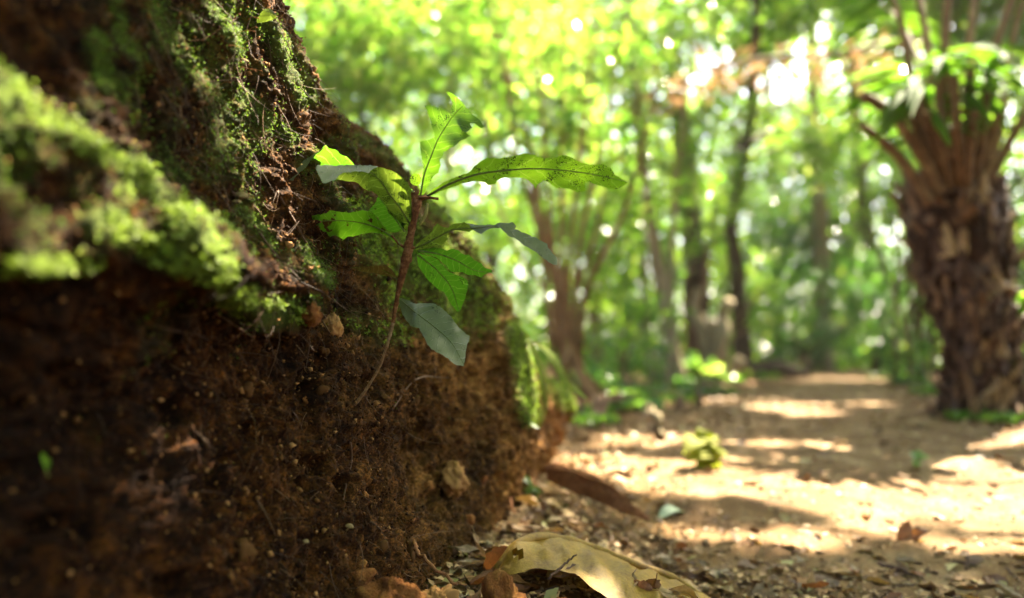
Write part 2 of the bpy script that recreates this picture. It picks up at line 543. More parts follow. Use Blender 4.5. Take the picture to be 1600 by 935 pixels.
for nm, arr in (('dry', dry), ('moss', np.clip(moss_m * .85, 0, 1))):
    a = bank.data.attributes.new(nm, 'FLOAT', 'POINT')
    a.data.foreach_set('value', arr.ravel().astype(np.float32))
tag(bank, 'steep bank of dark crumbly earth with moss along its ledges', kind='structure')

# area of each grid vertex, for even sampling
dA = np.linalg.norm(np.cross(np.gradient(Bp, axis=0), np.gradient(Bp, axis=1)), axis=-1)
def sample_bank(weight, n):
    w = (dA * weight).ravel()
    k = R.choice(len(w), n, p=w / w.sum())
    p = Bp.reshape(-1, 3)[k]
    nn = Bn2.reshape(-1, 3)[k]
    return p + R.normal(size=p.shape) * .0012, nn, k

# crumbs of soil stuck on the face
def octa():
    return np.array([[1, 0, 0], [-1, 0, 0], [0, 1, 0], [0, -1, 0], [0, 0, 1], [0, 0, -1]], float), np.array([[0, 2, 4], [2, 1, 4], [1, 3, 4], [3, 0, 4], [2, 0, 5], [1, 2, 5], [3, 1, 5], [0, 3, 5]])
def scatter_octa(g, p, size, stretch=.5):
    v, f = octa()
    n = len(p)
    V = v[None] * (1 + R.uniform(-stretch, stretch, (n, 6, 1)))
    A = unit(R.normal(size=(n, 3)))
    B = unit(np.cross(A, R.normal(size=(n, 3))))
    Cc = np.cross(A, B)
    sc3 = R.uniform(.5, 1.2, (n, 3))
    V = (V[..., 0:1] * A[:, None] * sc3[:, None, 0:1] + V[..., 1:2] * B[:, None] * sc3[:, None, 1:2] + V[..., 2:3] * Cc[:, None] * sc3[:, None, 2:3]) * size[:, None, None] + p[:, None]
    g.add(V.reshape(-1, 3), (f[None] + (np.arange(n) * 6)[:, None, None]).reshape(-1, 3))
near_w = np.where((bd > .18) & (bpx > -80) & (bpx < 1000) & (bpy_ > -60) & (bpy_ < 1000), 1.0, 0.02)
near_w = near_w * np.clip((.55 / np.maximum(np.abs(bd), .3)) ** 2, .1, 2)
wcr = near_w * (.3 + .7 * sstep(.38, .50, bd)) * (1 - .8 * np.clip(moss_m, 0, 1))
p, nn, k = sample_bank(wcr, 34000)
size = np.minimum(R.lognormal(-7.15, .5, len(p)), .003)
g = Geo()
scatter_octa(g, p + nn * (size * .35)[:, None], size)
o = g.obj('soil_crumbs', M['crumb'], bank)
o['kind'] = 'stuff'
# rootlets
g = Geo()
p, nn, k = sample_bank(near_w * (.45 + sstep(.18, .24, Zb)) * sstep(.36, .48, bd), 3600)
for q, n in zip(p, nn):
    L = R.uniform(.008, .035)
    d = np.array([0, .55, -.75]) + R.normal(size=3) * .45
    d = d - (d @ n) * n * .8
    s = np.linspace(0, 1, 6)[:, None]
    bend = R.normal(size=3) * .35
    pts = q + n * .0008 + unit(d) * L * s + bend * L * s * s + n * (.10 * L * np.sin(s * math.pi))
    tube(g, pts, np.linspace(R.uniform(.00012, .0004), .00008, 6), 3, cap=False)
o = g.obj('rootlets', M['rootlet'], bank)
o['kind'] = 'stuff'
for pts, r in (([(545, 690), (548, 720), (542, 760), (530, 800)], .0009), ([(480, 470), (500, 500), (515, 520)], .0011), ([(430, 300), (455, 340), (480, 385), (490, 420)], .0010),
               ([(395, 355), (430, 400), (470, 440)], .0008), ([(610, 640), (640, 600), (700, 590)], .0009), ([(360, 300), (400, 330), (415, 350)], .0008)):
    pp = [hitp(x, y, .0015) for x, y in pts]
    g = Geo()
    tube(g, smooth_path(pp, 24), [r, r * .8, r * .4], 6, .2)
    g.obj('root', M['rootlet'], bank, True)

# ------------------------------------------------------------------ moss
def tufts(g, p, n, size, leaves=7):
    """each tuft: a rosette of small pointed leaflets round a short shoot"""
    N = len(p)
    ax = unit(n * .7 + np.array([.15, -.05, .5]) + R.normal(size=(N, 3)) * .25)
    a = unit(np.cross(ax, R.normal(size=(N, 3))))
    b = np.cross(ax, a)
    for k in range(leaves):
        th = 2 * math.pi * k / leaves + R.uniform(-.3, .3, N)
        el = R.uniform(.2, 1.1, N)
        d = (np.cos(th)[:, None] * a + np.sin(th)[:, None] * b) * np.cos(el)[:, None] + ax * np.sin(el)[:, None]
        sd = unit(np.cross(d, ax))
        base = p + ax * (size * R.uniform(0, .7, N))[:, None]
        l = (size * R.uniform(.7, 1.2, N))[:, None]
        V = np.stack([base, base + d * l * .5 + sd * l * .24 + ax * l * .06, base + d * l - ax * l * .1, base + d * l * .5 - sd * l * .24 + ax * l * .06], 1)
        i = np.arange(N) * 4
        g.add(V.reshape(-1, 3), np.concatenate([np.stack([i, i + 1, i + 2], 1), np.stack([i, i + 2, i + 3], 1)]))
g = Geo()
gapn = sstep(-.35, .25, fbm(Bp, 70, 2, 75))
wl = np.clip(mk_ledge * (1.0 + .8 * mn) - .2, 0, 1) ** 1.5 * gapn
p, n, k = sample_bank(wl * np.clip((.5 / np.maximum(bd, .18)), .8, 1.6), 22000)
tufts(g, p + n * R.uniform(-.001, .0025, (len(p), 1)), n, R.uniform(.0010, .0023, len(p)), 6)
o = g.obj('moss', M['moss'])
tag(o, 'thick pale green moss along the jutting ledge of the bank', kind='stuff')
g = Geo()
wu = np.clip(np.maximum(mk_up, mk_beh) * (1.1 + .5 * mn) - .12, 0, 1)
wu = np.maximum(wu, .8 * mk_bg) * near_w
p, n, k = sample_bank(wu, 40000)
tufts(g, p + n * R.uniform(-.001, .0013, (len(p), 1)), n, R.uniform(.0007, .0015, len(p)), 5)
M['moss_fine'] = island_mat('moss_fine', [(0, (.03, .07, .005)), (.6, (.07, .13, .009)), (1, (.16, .20, .02))], .6, [(0, (.09, .20, .01)), (1, (.22, .32, .03))], .2, .35)
o = g.obj('moss', M['moss_fine'])
tag(o, 'thin green moss in patches over the upper slope of the bank', kind='stuff')
g = Geo()
wb = np.clip(mk_beh * (1.05 + .6 * mn) - .1, 0, 1)
p, n, k = sample_bank(wb, 12000)
tufts(g, p + n * R.uniform(-.001, .003, (len(p), 1)), n, R.uniform(.0014, .0028, len(p)), 5)
M['moss_bright'] = island_mat('moss_bright', [(0, (.10, .18, .008)), (.6, (.17, .27, .014)), (1, (.30, .36, .03))], .6, [(0, (.2, .36, .015)), (1, (.36, .48, .04))], .2, .35)  # lighter copy of the moss colour, standing in for soft light here
o = g.obj('moss', M['moss_bright'])
tag(o, 'fresh green moss on the bank behind the seedling', kind='stuff')
# thin wiry spore stalks at the top
g = Geo()
for x, y in list(zip(R.uniform(350, 395, 9), R.uniform(15, 75, 9))) + [(370, 105), (375, 110), (330, 145), (300, 120), (462, 200), (376, 315), (395, 410), (388, 425)]:
    r = hit(x, y)
    if r is None or r[0][1] > .9:
        continue
    q, n = r
    L = R.uniform(.006, .013)
    s = np.linspace(0, 1, 6)[:, None]
    pts = q + (n * .8 + np.array([.2, 0, .4])) * L * s + np.array([.3, -.1, -.25]) * L * s ** 3
    tube(g, pts, .00022, 4)
    tube(g, np.array([pts[-1], pts[-1] + np.array([.0006, 0, -.0004]), pts[-1] + np.array([.0014, 0, -.0009])]), [.0003, .0006, .0002], 5)
o = g.obj('spore_stalks', M['clod'])
tag(o, 'fine orange spore stalks rising from the moss', kind='stuff')

# ------------------------------------------------------------------ sunlit places
for pts, rr, w in LEDGE:
    pts = np.asarray(pts, float)
    for x, y in smooth_path(np.c_[pts, np.zeros(len(pts))], 14)[:, :2]:
        q = hitp(x, y)
        if q is not None:
            lit(q, .005)
for pts in ([(330, 0), (377, 80)], [(395, 20), (430, 60), (450, 95), (475, 140)], [(380, 0), (410, 30)], [(380, 165), (455, 215)]):
    pts = np.asarray(pts, float)
    for x, y in smooth_path(np.c_[pts, np.zeros(len(pts))], 6)[:, :2]:
        q = hitp(x, y)
        if q is not None and q[1] < .9:
            lit(q, .009)
for x, y in [(665, 190), (695, 195), (682, 225), (735, 185), (490, 265), (525, 245), (545, 255)]:
    lit(P(x, y, .575), .009)
for x in range(-60, 760, 13):
    for y in range(500, 940, 13):
        if y < 530 and x < 420:
            continue
        q = hitp(x, y)
        if q is not None and q[1] < 1.2:
            shade(q)
_sq = q_of(np.array(SHADE))
LIT[:] = [l for l in LIT if np.hypot(_sq[:, 0] - l[0], _sq[:, 1] - l[1]).min() > .013]
for x, y in [(352, 425), (362, 445), (372, 462), (385, 478), (400, 484), (415, 486), (430, 484), (445, 484)]:
    lit(hitp(x, y), .004)
for x in range(-40, 330, 20):
    for y in range(-20, int(115 + max(x, 0) * .62), 20):
        q = hitp(x, y)
        if q is not None and q[1] < 1.2:
            shade(q)
for x in range(-40, 330, 16):
    for y in range(int(165 + .72 * max(x - 40, -60)) + 45, 392 if x < 150 else 350, 16):
        q = hitp(x, y)
        if q is not None and q[1] < 1.2:
            shade(q)
for x in range(480, 700, 20):
    for y in range(200, 500, 20):
        q = hitp(x, y)
        if q is not None and q[1] < 1.2:
            shade(q)
for x in range(790, 1100, 14):
    for y in range(838, 940, 14):
        shade(P(x, y, .64))
for x, y in [(715, 562), (725, 548), (730, 532), (705, 555), (722, 538), (712, 545), (728, 560), (718, 570)]:
    shade(P(x, y, .552))
for x, y in [(640, 485), (660, 500), (680, 520), (700, 535), (720, 550), (690, 500), (640, 500), (700, 440), (715, 470), (680, 420), (720, 410), (750, 425), (800, 358), (815, 366), (830, 376), (845, 388), (858, 398), (866, 408), (700, 360), (740, 355)]:
    shade(P(x, y, .565))
    shade(P(x + 5, y + 8, .565))
for x, y in [(495, 265), (525, 248), (545, 258), (430, 266), (455, 263), (515, 265), (555, 265), (675, 215), (690, 195), (700, 200), (680, 240), (672, 260), (712, 186), (668, 280)]:
    lit(P(x, y, .577), .004)
for x, y, d_ in [(820, 560, 1.0), (826, 600, 1.0), (850, 550, 1.0), (795, 662, .97), (820, 668, .97), (775, 660, .97)]:
    lit(P(x, y, d_), .004)
lit(P(1105, 570, 5.0), .22)
lit(P(1130, 598, 5.0), .15)
for x, y in ((1092, 450), (1140, 470), (1112, 500), (1160, 560)):
    lit(P(x, y, 5.4), .12)
lit(P(1590, 485, 2.1), .06)
for x, y in ((1348, 148), (1370, 160), (1392, 178), (1412, 205), (1346, 196), (1380, 222), (1432, 150), (1462, 110)):
    lit(P(x, y, 2.25), .03)
for x, y in ((1060, 125), (1100, 112), (1130, 102), (1170, 96), (1200, 92), (1240, 90)):
    lit(P(x, y, 4.25), .10)
def gpt(px, py):
    d = P(px, py, 1) - CAM
    return CAM + d * (-CAM[2] / d[2])
def ground_z(X, Y):
    p = np.stack([X, Y, X * 0], -1)
    fade = np.clip(3.0 / (1 + np.hypot(X, Y)), .2, 1)
    z = .006 * fbm(p, 7, 3, 91) * fade + .0022 * fbm(p, 55, 2, 92) * (np.hypot(X, Y) < 4)
    z = z + .03 * np.exp(-((X - 1.35) / .42) ** 2 - ((Y - 2.15) / .35) ** 2)
    z = z + .05 * sstep(2.2, 5, np.abs(X - .35 * Y - .0)) * sstep(1.5, 4, Y) * (1 + fbm(p, .8, 2, 93))
    z = z - .045 * sstep(.03, .17, X) * (1 - sstep(.78, 1.3, Y)) * (Y > -1)
    z = z - .008 * np.exp(-((X - .75) / .5) ** 2 - ((Y - 1.2) / .5) ** 2)
    return z
def gz(x, y):
    return float(ground_z(np.array([x], float), np.array([y], float))[0])
def gpos(px, py, lift=0.0):
    q = gpt(px, py)
    for _ in range(3):
        z = gz(q[0], q[1])
        d = P(px, py, 1) - CAM
        q = CAM + d * ((z - CAM[2]) / d[2])
    return q + np.array([0, 0, lift])

for a, c, r in [((925, 738), (1010, 762), .02), ((1000, 745), (1250, 775), .05), ((1180, 745), (1600, 790), .075), ((1400, 745), (1640, 760), .09), ((1250, 780), (1600, 815), .04), ((960, 745), (1300, 785), .03), ((1100, 765), (1620, 828), .03), ((1080, 728), (1600, 728), .07), ((1250, 770), (1620, 770), .07), ((1050, 752), (1400, 757), .06), ((1150, 742), (1620, 745), .07), ((1300, 790), (1620, 795), .05), ((1100, 768), (1350, 785), .03), ((1200, 732), (1620, 730), .08), ((1320, 785), (1600, 808), .03), ((915, 728), (1150, 728), .05), ((940, 742), (1150, 758), .03), ((960, 730), (1100, 740), .05), ((1150, 742), (1450, 742), .08),
                ((1060, 836), (1290, 846), .002), ((1320, 817), (1410, 822), .003), ((1430, 850), (1620, 868), .003), ((1340, 826), (1375, 828), .01), ((1230, 858), (1280, 858), .002),
                ((1190, 700), (1400, 712), .02), ((1410, 700), (1600, 690), .05), ((1210, 638), (1400, 634), .05), ((1500, 680), (1620, 660), .08), ((1215, 642), (1280, 648), .05), ((990, 690), (1040, 685), .05)]:
    A, B = gpos(*a), gpos(*c)
    nn_ = max(2, int(np.linalg.norm(B - A) / max(r, .02)) + 1)
    for t in np.linspace(0, 1, nn_):
        lit(A + (B - A) * t, r * R.uniform(.8, 1.1))

# ------------------------------------------------------------------ ground and path
def spaced(a, b, fine, growth, lo, hi):
    """fine steps between a and b, growing outward to lo and hi"""
    m_ = np.arange(a, b, fine)
    up_, s_ = [], fine
    x = m_[-1]
    while x < hi:
        s_ *= growth
        x += s_
        up_.append(x)
    dn_, s_ = [], fine
    x = a
    while x > lo:
        s_ *= growth
        x -= s_
        dn_.append(x)
    return np.array(dn_[::-1] + list(m_) + up_)
gx = spaced(-.25, 1.5, .012, 1.07, -90, 90)
gy = spaced(.35, 2.2, .012, 1.07, -30, 160)
GX, GY = np.meshgrid(gx, gy, indexing='ij')
GZ = ground_z(GX, GY)
a_, b_ = GX.shape
i_, j_ = np.meshgrid(np.arange(a_ - 1), np.arange(b_ - 1), indexing='ij')
gf = np.stack([i_ * b_ + j_, (i_ + 1) * b_ + j_, (i_ + 1) * b_ + j_ + 1, i_ * b_ + j_ + 1], -1).reshape(-1, 4)
g = Geo()
g.add(np.stack([GX, GY, GZ], -1).reshape(-1, 3), gf)
tag(g.obj('ground', M['ground'], smooth=True), 'dark forest floor covered in litter', kind='structure')
# path sheet
PY = np.array([-3, .3, .6, 1.0, 1.5, 2.0, 3.5, 5.6, 7.5, 10])
PL = np.array([.2, .22, .25, .13, .17, .48, 1.12, 2.0, 2.75, 3.5])
PR = np.array([1.3, 1.35, 1.35, 1.4, 1.25, 1.08, 1.68, 2.6, 3.4, 4.3])
py_ = spaced(.4, 2.2, .014, 1.06, -3, 9.5)
tt = np.linspace(0, 1, 90)
PYg, PT = np.meshgrid(py_, tt, indexing='ij')
edge = np.stack([PYg, PYg * 0 + 3.3, PYg * 0], -1)
l_ = np.interp(PYg, PY, PL) + .05 * fbm(edge, 5, 3, 95)
r_ = np.interp(PYg, PY, PR) + .07 * fbm(edge + 7, 5, 3, 96)
PX = l_ + (r_ - l_) * PT
PZ = ground_z(PX, PYg) + .004 - .012 * (np.abs(PT - .5) * 2) ** 12
g = Geo()
a_, b_ = PX.shape
i_, j_ = np.meshgrid(np.arange(a_ - 1), np.arange(b_ - 1), indexing='ij')
g.add(np.stack([PX, PYg, PZ], -1).reshape(-1, 3), np.stack([i_ * b_ + j_, (i_ + 1) * b_ + j_, (i_ + 1) * b_ + j_ + 1, i_ * b_ + j_ + 1], -1).reshape(-1, 4))
tag(g.obj('path', M['path'], smooth=True), 'bare orange brown earth path leading into the forest', kind='structure')
# ------------------------------------------------------------------ the seedling
def seedling_leaf_mat(name, refl, trans, spots, rough=.38, tmix=.5, patch=None, vein=(.55, .75, .12)):
    m, nt, b, out = mat_new(name)
    at = nt.nodes.new('ShaderNodeAttribute')
    at.attribute_name = 'leafco'
    sep = nt.nodes.new('ShaderNodeSeparateXYZ')
    nt.links.new(at.outputs['Vector'], sep.inputs[0])
    def math_(op, a, b_=None):
        n = nt.nodes.new('ShaderNodeMath')
        n.operation = op
        for k, x in enumerate((a, b_)):
            if x is None:
                continue
            if hasattr(x, 'is_linked'):
                nt.links.new(x, n.inputs[k])
            else:
                n.inputs[k].default_value = x
        return n.outputs[0]
    ab = math_('ABSOLUTE', sep.outputs[1])
    wob = math_('MULTIPLY', noise(nt, 120, 2), .9)
    ph = math_('ADD', math_('SUBTRACT', math_('MULTIPLY', sep.outputs[0], 11.0), math_('MULTIPLY', ab, 2.2)), wob)
    fr = math_('ABSOLUTE', math_('SUBTRACT', math_('FRACT', ph), .5))
    veinf = ramp(nt, fr, [(0, (1, 1, 1)), (.06, (0, 0, 0))])
    sp = noise(nt, 900, 3, .75)
    sp2 = noise(nt, 95, 2, .6)
    spt = math_('ADD', math_('MULTIPLY', sp, .72), math_('MULTIPLY', sp2, .45))
    spf = ramp(nt, spt, [(spots, (0, 0, 0)), (spots + .03, (1, 1, 1))])
    mot = noise(nt, 160, 4, .6)
    rc = mixc(nt, mot, tuple(x * .75 for x in refl), tuple(x * 1.25 for x in refl))
    tcx = mixc(nt, mot, tuple(x * .78 for x in trans), tuple(x * 1.2 for x in trans))
    tcx = mixc(nt, math_('MULTIPLY', veinf, .34), tcx, vein)
    if patch:
        pf = ramp(nt, noise(nt, 75, 3, .6), [(patch, (0, 0, 0)), (patch + .03, (1, 1, 1))])
        rc = mixc(nt, pf, rc, (.06, .025, .01))
        tcx = mixc(nt, pf, tcx, (.07, .028, .008))
    rc = mixc(nt, spf, rc, (.012, .014, .006))
    tcx = mixc(nt, spf, tcx, (.02, .035, .004))
    nt.links.new(rc, b.inputs['Base Color'])
    b.inputs['Roughness'].default_value = rough
    b.inputs['Specular IOR Level'].default_value = .28
    nrm = bump(nt, b, math_('ADD', math_('MULTIPLY', veinf, -.8), math_('MULTIPLY', mot, .6)), .5, .0006)
    t = nt.nodes.new('ShaderNodeBsdfTranslucent')
    nt.links.new(tcx, t.inputs[0])
    mx = nt.nodes.new('ShaderNodeMixShader')
    mx.inputs[0].default_value = tmix
    nt.links.new(b.outputs[0], mx.inputs[1])
    nt.links.new(t.outputs[0], mx.inputs[2])
    nt.links.new(mx.outputs[0], out.inputs[0])
    return m
M['sl'] = seedling_leaf_mat('seedling_leaf', (.07, .13, .015), (.115, .25, .009), .69)
M['sl_spot'] = seedling_leaf_mat('seedling_leaf_spotted', (.07, .125, .012), (.19, .345, .011), .645)
M['sl_clean'] = seedling_leaf_mat('seedling_leaf_clean', (.045, .11, .012), (.08, .24, .008), .70)
M['sl_eaten'] = seedling_leaf_mat('seedling_leaf_eaten', (.06, .14, .015), (.18, .42, .012), .71, patch=.56)
M['sl_upper'] = seedling_leaf_mat('seedling_leaf_upper', (.11, .125, .06), (.08, .14, .02), .69, rough=.36, tmix=.22, vein=(.2, .3, .1))
M['sl_dark'] = seedling_leaf_mat('seedling_leaf_dark', (.05, .07, .015), (.13, .19, .015), .64, tmix=.45)
M['sl_brown'] = seedling_leaf_mat('seedling_leaf_brown', (.07, .04, .015), (.12, .07, .015), .66, tmix=.3)
M['midrib'] = soil_mat('leaf_midrib', [(.3, (.09, .12, .03)), (.7, (.16, .2, .05))], 300, rough=.5)
M['stem'] = soil_mat('seedling_stem', [(.3, (.06, .02, .007)), (.5, (.16, .062, .022)), (.75, (.36, .19, .08))], 240, fine=1500, bs=1, bd=.0008)
M['stem_low'] = soil_mat('seedling_stem_foot', [(.3, (.12, .06, .025)), (.5, (.26, .15, .07)), (.75, (.42, .29, .16))], 240, fine=1500, bs=1, bd=.0006)
M['stem_tip'] = soil_mat('petiole_green', [(.3, (.18, .16, .04)), (.7, (.3, .28, .08))], 240)

def inside(poly, x, y):
    c = np.zeros(x.shape, bool)
    n = len(poly)
    for i in range(n):
        x0, y0 = poly[i]
        x1, y1 = poly[(i + 1) % n]
        c ^= ((y0 > y) != (y1 > y)) & (x < (x1 - x0) * (y - y0) / (y1 - y0 + 1e-12) + x0)
    return c

def leaf_coords(mid, pts):
    """(t along the midrib, signed offset in px, + is right of the direction of growth)"""
    mid = np.asarray(mid, float)
    seg = np.linalg.norm(np.diff(mid, axis=0), axis=1)
    cum = np.concatenate([[0], np.cumsum(seg)])
    best = np.full(len(pts), 1e9)
    T, Sg = np.zeros(len(pts)), np.zeros(len(pts))
    for i in range(len(mid) - 1):
        d = (mid[i + 1] - mid[i]) / seg[i]
        r = pts - mid[i]
        t = np.clip(r @ d, 0, seg[i])
        v = r - t[:, None] * d
        dist = np.linalg.norm(v, axis=1)
        s = np.sign(d[0] * r[:, 1] - d[1] * r[:, 0])
        m_ = dist < best
        best[m_], T[m_], Sg[m_] = dist[m_], (cum[i] + t[m_]) / cum[-1], (s * dist)[m_]
    return T, Sg

def traced(poly, mid, dfun, step=4.0, jag=.5):
    poly = np.asarray(poly, float)
    pts = []
    n = len(poly)
    for i in range(n):
        a, b = poly[i], poly[(i + 1) % n]
        L = np.linalg.norm(b - a)
        k = max(1, int(L / step))
        for t in range(k):
            q = a + (b - a) * t / k
            if 0 < t and L > 6:
                q = q + R.normal(size=2) * jag
            pts.append(q)
    pts = np.array(pts)
    x0, y0 = pts.min(0)
    x1, y1 = pts.max(0)
    gx_, gy_ = np.meshgrid(np.arange(x0, x1, step), np.arange(y0, y1, step))
    gp = np.stack([gx_.ravel(), gy_.ravel()], 1) + R.uniform(-.6, .6, (gx_.size, 2))
    k = inside(pts, gp[:, 0], gp[:, 1])
    gp = gp[k]
    dm = np.min(np.linalg.norm(gp[:, None] - pts[None], axis=2), axis=1) if len(gp) else np.zeros(0)
    gp = gp[dm > step * .55]
    allp = np.concatenate([pts, gp])
    r = delaunay_2d_cdt([Vector(p_) for p_ in allp], [], [list(range(len(pts)))], 1, 1e-5)
    V2 = np.array([v[:] for v in r[0]])
    fc = np.array([list(f) for f in r[2] if len(f) == 3])
    T, Sg = leaf_coords(mid, V2)
    d = dfun(T, Sg, V2)
    V = CAM + d[:, None] * (FWD + RIGHT * ((V2[:, 0:1] - 800) / F) + UP * ((467.5 - V2[:, 1:2]) / F))
    return V, fc, np.stack([T, Sg / 40, T * 0], 1)

def depth_fn(along, tilt=0.0, vee=0.0, wave=0.0, wl=.22, ph=0.0):
    along = np.asarray(along, float)
    def f(T, Sg, V2):
        d = np.interp(T, np.linspace(0, 1, len(along)), along)
        return d + tilt * Sg + vee * np.abs(Sg) + wave * np.sin(T / wl * 2 * math.pi + ph) * np.clip(np.abs(Sg) / 25, 0, 1.3) + wave * .25 * np.sin(V2[:, 0] * .19 + V2[:, 1] * .13)
    return f

def seed_leaf(root, label, mat, polys, mid, dfun, rib=True, rib_r=(.0007, .0002), name='leaf', flap_mat=None):
    """polys: list of (outline, depth function, uses the flap material)"""
    g = Geo()
    co, mi = [], []
    for poly, df, fl in polys:
        V, fc, uv = traced(poly, mid, df)
        g.add(V, fc)
        co.append(uv)
        mi.append(np.full(len(fc), 1 if fl else 0))
    o = part(g, name, mat, root, True)
    if flap_mat:
        o.data.materials.append(flap_mat)
        o.data.polygons.foreach_set('material_index', np.concatenate(mi).astype(np.int32))
    a = o.data.attributes.new('leafco', 'FLOAT_VECTOR', 'POINT')
    a.data.foreach_set('vector', np.concatenate(co).astype(np.float32).ravel())
    if label:
        o['label'] = label
    if rib:
        m2 = np.asarray(mid, float)
        m2 = smooth_path(np.c_[m2, np.zeros(len(m2))], 20)[:, :2]
        T = np.linspace(0, 1, 20)
        d = dfun(T, np.zeros(20), m2) - .0004
        pts = np.array([P(x, y, dd) for (x, y), dd in zip(m2, d)])
        gr = Geo()
        tube(gr, pts, list(rib_r), 5)
        part(gr, 'midrib', M['midrib'], o, True)
    return o

rt = hitp(555, 632)
D0 = float((rt - CAM) @ FWD)
sd_root = thing('seedling', 'young sapling with toothed green leaves growing out of the bank', 'seedling', rt)
print('seedling root depth', D0, rt)
ST = [(553, 634, D0 + .003), (563, 622, D0 - .001), (578, 600, D0 - .003), (592, 575, D0 - .004), (604, 543, D0 - .004), (613, 508, .574), (620, 470, .575), (627, 435, .575), (633, 410, .575), (638, 388, .575), (643, 362, .575), (648, 338, .575), (653, 312, .575)]
sp_ = smooth_path([P(*s) for s in ST], 70)
PXM = .575 / F
g = Geo()
tube(g, sp_, np.interp(np.linspace(0, 1, 70), [0, .08, .3, .5, .58, .66, .73, .78, .85, .93, 1], np.array([3.2, 2.2, 2.2, 3.2, 4.2, 6.0, 8.4, 7.2, 5.4, 5.6, 6.8]) * PXM), 12, .28, 3)
# crumbly bark flakes and scars on the stem
fl = sp_[R.integers(18, 69, 240)]
scatter_octa(g, fl + unit(R.normal(size=(240, 3))) * R.uniform(.002, .0036, (240, 1)) * np.interp(np.arange(240) / 240, [0, 1], [.7, 1])[:, None], R.uniform(.0003, .0008, 240))
o = part(g, 'stem', M['stem'], sd_root, True)
o.data.materials.append(M['stem_low'])
mi = np.zeros(len(o.data.polygons), np.int32)
mi[:12 * 30] = 1
o.data.polygons.foreach_set('material_index', mi)
g = Geo()
tube(g, smooth_path([P(656, 352, .571), P(665, 335, .571), P(668, 318, .572)], 10), [.0010, .0014, .0008], 7, .1)
part(g, 'petiole', M['stem_tip'], sd_root, True)
g = Geo()
tube(g, smooth_path([P(655, 310, .574), P(668, 309, .572), P(685, 311, .571)], 8), [.0014, .0011, .0010], 7, .3, 5)
part(g, 'stub', M['stem'], sd_root, True)
for pts, rr in (([(612, 368, .575), (622, 380, .575), (634, 388, .575)], [.0006, .0008, .0012]), ([(668, 308, .575), (660, 310, .575), (655, 313, .575)], [.0010, .0014, .0016]), ([(648, 388, .574), (641, 386, .574)], [.0009, .0013]), ([(622, 466, .574), (621, 472, .575)], [.0009, .0010]), ([(623, 440, .575), (626, 446, .575)], [.0009, .0012])):
    g = Geo()
    tube(g, [P(*x) for x in pts], rr, 6, .15)
    part(g, 'petiole', M['stem'], sd_root, True)

# top leaf, upright, torn
df = depth_fn([.575, .577, .582, .59], tilt=-.00014, vee=-.00015, wave=.0012)
seed_leaf(sd_root, 'upright leaf at the top with a torn notch beside its tip', M['sl'],
          [([(654, 305), (658, 290), (662, 262), (659, 246), (657, 235), (656, 222), (669, 219), (679, 215), (679, 210), (674, 197), (673, 190), (671, 183), (668, 174), (663, 165), (673, 165), (687, 169), (697, 174), (703, 178), (707, 180), (704, 172), (707, 163), (705, 156), (703, 151), (697, 144), (709, 148), (720, 158), (734, 175), (746, 185), (753, 193), (757, 199), (752, 201), (742, 193), (734, 193), (738, 200), (728, 207), (736, 213), (722, 219), (709, 230), (694, 237), (692, 245), (687, 250), (689, 258), (685, 271), (677, 276), (669, 291), (662, 305)], df, False)],
          [(657, 306), (664, 270), (674, 244), (685, 217), (696, 199), (707, 182), (723, 166)], df)
# long right leaf
df = depth_fn([.575, .570, .566, .566, .570, .578], tilt=.0004, vee=.00012, wave=.0016, wl=.18)
seed_leaf(sd_root, 'long wavy spotted leaf reaching out to the right', M['sl_spot'],
          [([(667, 305), (680, 294), (692, 286), (713, 277), (732, 270), (741, 260), (752, 252), (760, 247), (779, 248), (800, 245), (821, 240), (836, 242), (849, 248), (862, 247), (877, 242), (889, 245), (906, 254), (921, 258), (945, 257), (956, 265), (960, 273), (970, 279), (981, 285), (974, 291), (962, 296), (951, 295), (934, 290), (919, 284), (914, 288), (915, 298), (904, 301), (889, 295), (869, 294), (858, 285), (849, 282), (841, 288), (837, 296), (833, 289), (826, 282), (817, 278), (809, 278), (787, 278), (777, 282), (775, 287), (762, 290), (758, 285), (741, 283), (719, 288), (692, 298), (671, 307)], df, False)],
          [(667, 307), (702, 288), (745, 273), (787, 267), (830, 264), (872, 266), (915, 271), (979, 284)], df, rib_r=(.0010, .0002))
# back left leaf with a turned edge
df = depth_fn([.577, .585, .590, .588, .585], tilt=-.0003, wave=.0008)
dfl = lambda T, Sg, V2: df(T, Sg, V2) - .0015 - .0011 * np.clip((V2[:, 1] - np.interp(V2[:, 0], [412, 445, 491, 509], [261, 264, 241, 226])) , 0, 20)
seed_leaf(sd_root, 'left leaf at the back whose turned edge shows the pale upper side', M['sl_clean'],
          [([(509, 227), (514, 232), (524, 234), (531, 241), (542, 245), (554, 258), (575, 270), (600, 281), (645, 296), (642, 302), (600, 295), (582, 292), (554, 284), (527, 281), (514, 287), (502, 285), (500, 286), (482, 280), (473, 282), (460, 283), (453, 276), (463, 268), (480, 255), (489, 246)], df, False),
           ([(510, 225), (502, 233), (491, 241), (473, 252), (458, 260), (445, 264), (438, 267), (427, 262), (416, 260), (411, 263), (424, 266), (435, 272), (444, 278), (458, 283), (463, 275), (476, 264), (485, 251), (497, 240)], dfl, True)],
          [(647, 300), (600, 288), (550, 270), (500, 262), (455, 266), (413, 263)], df, flap_mat=M['sl_upper'])
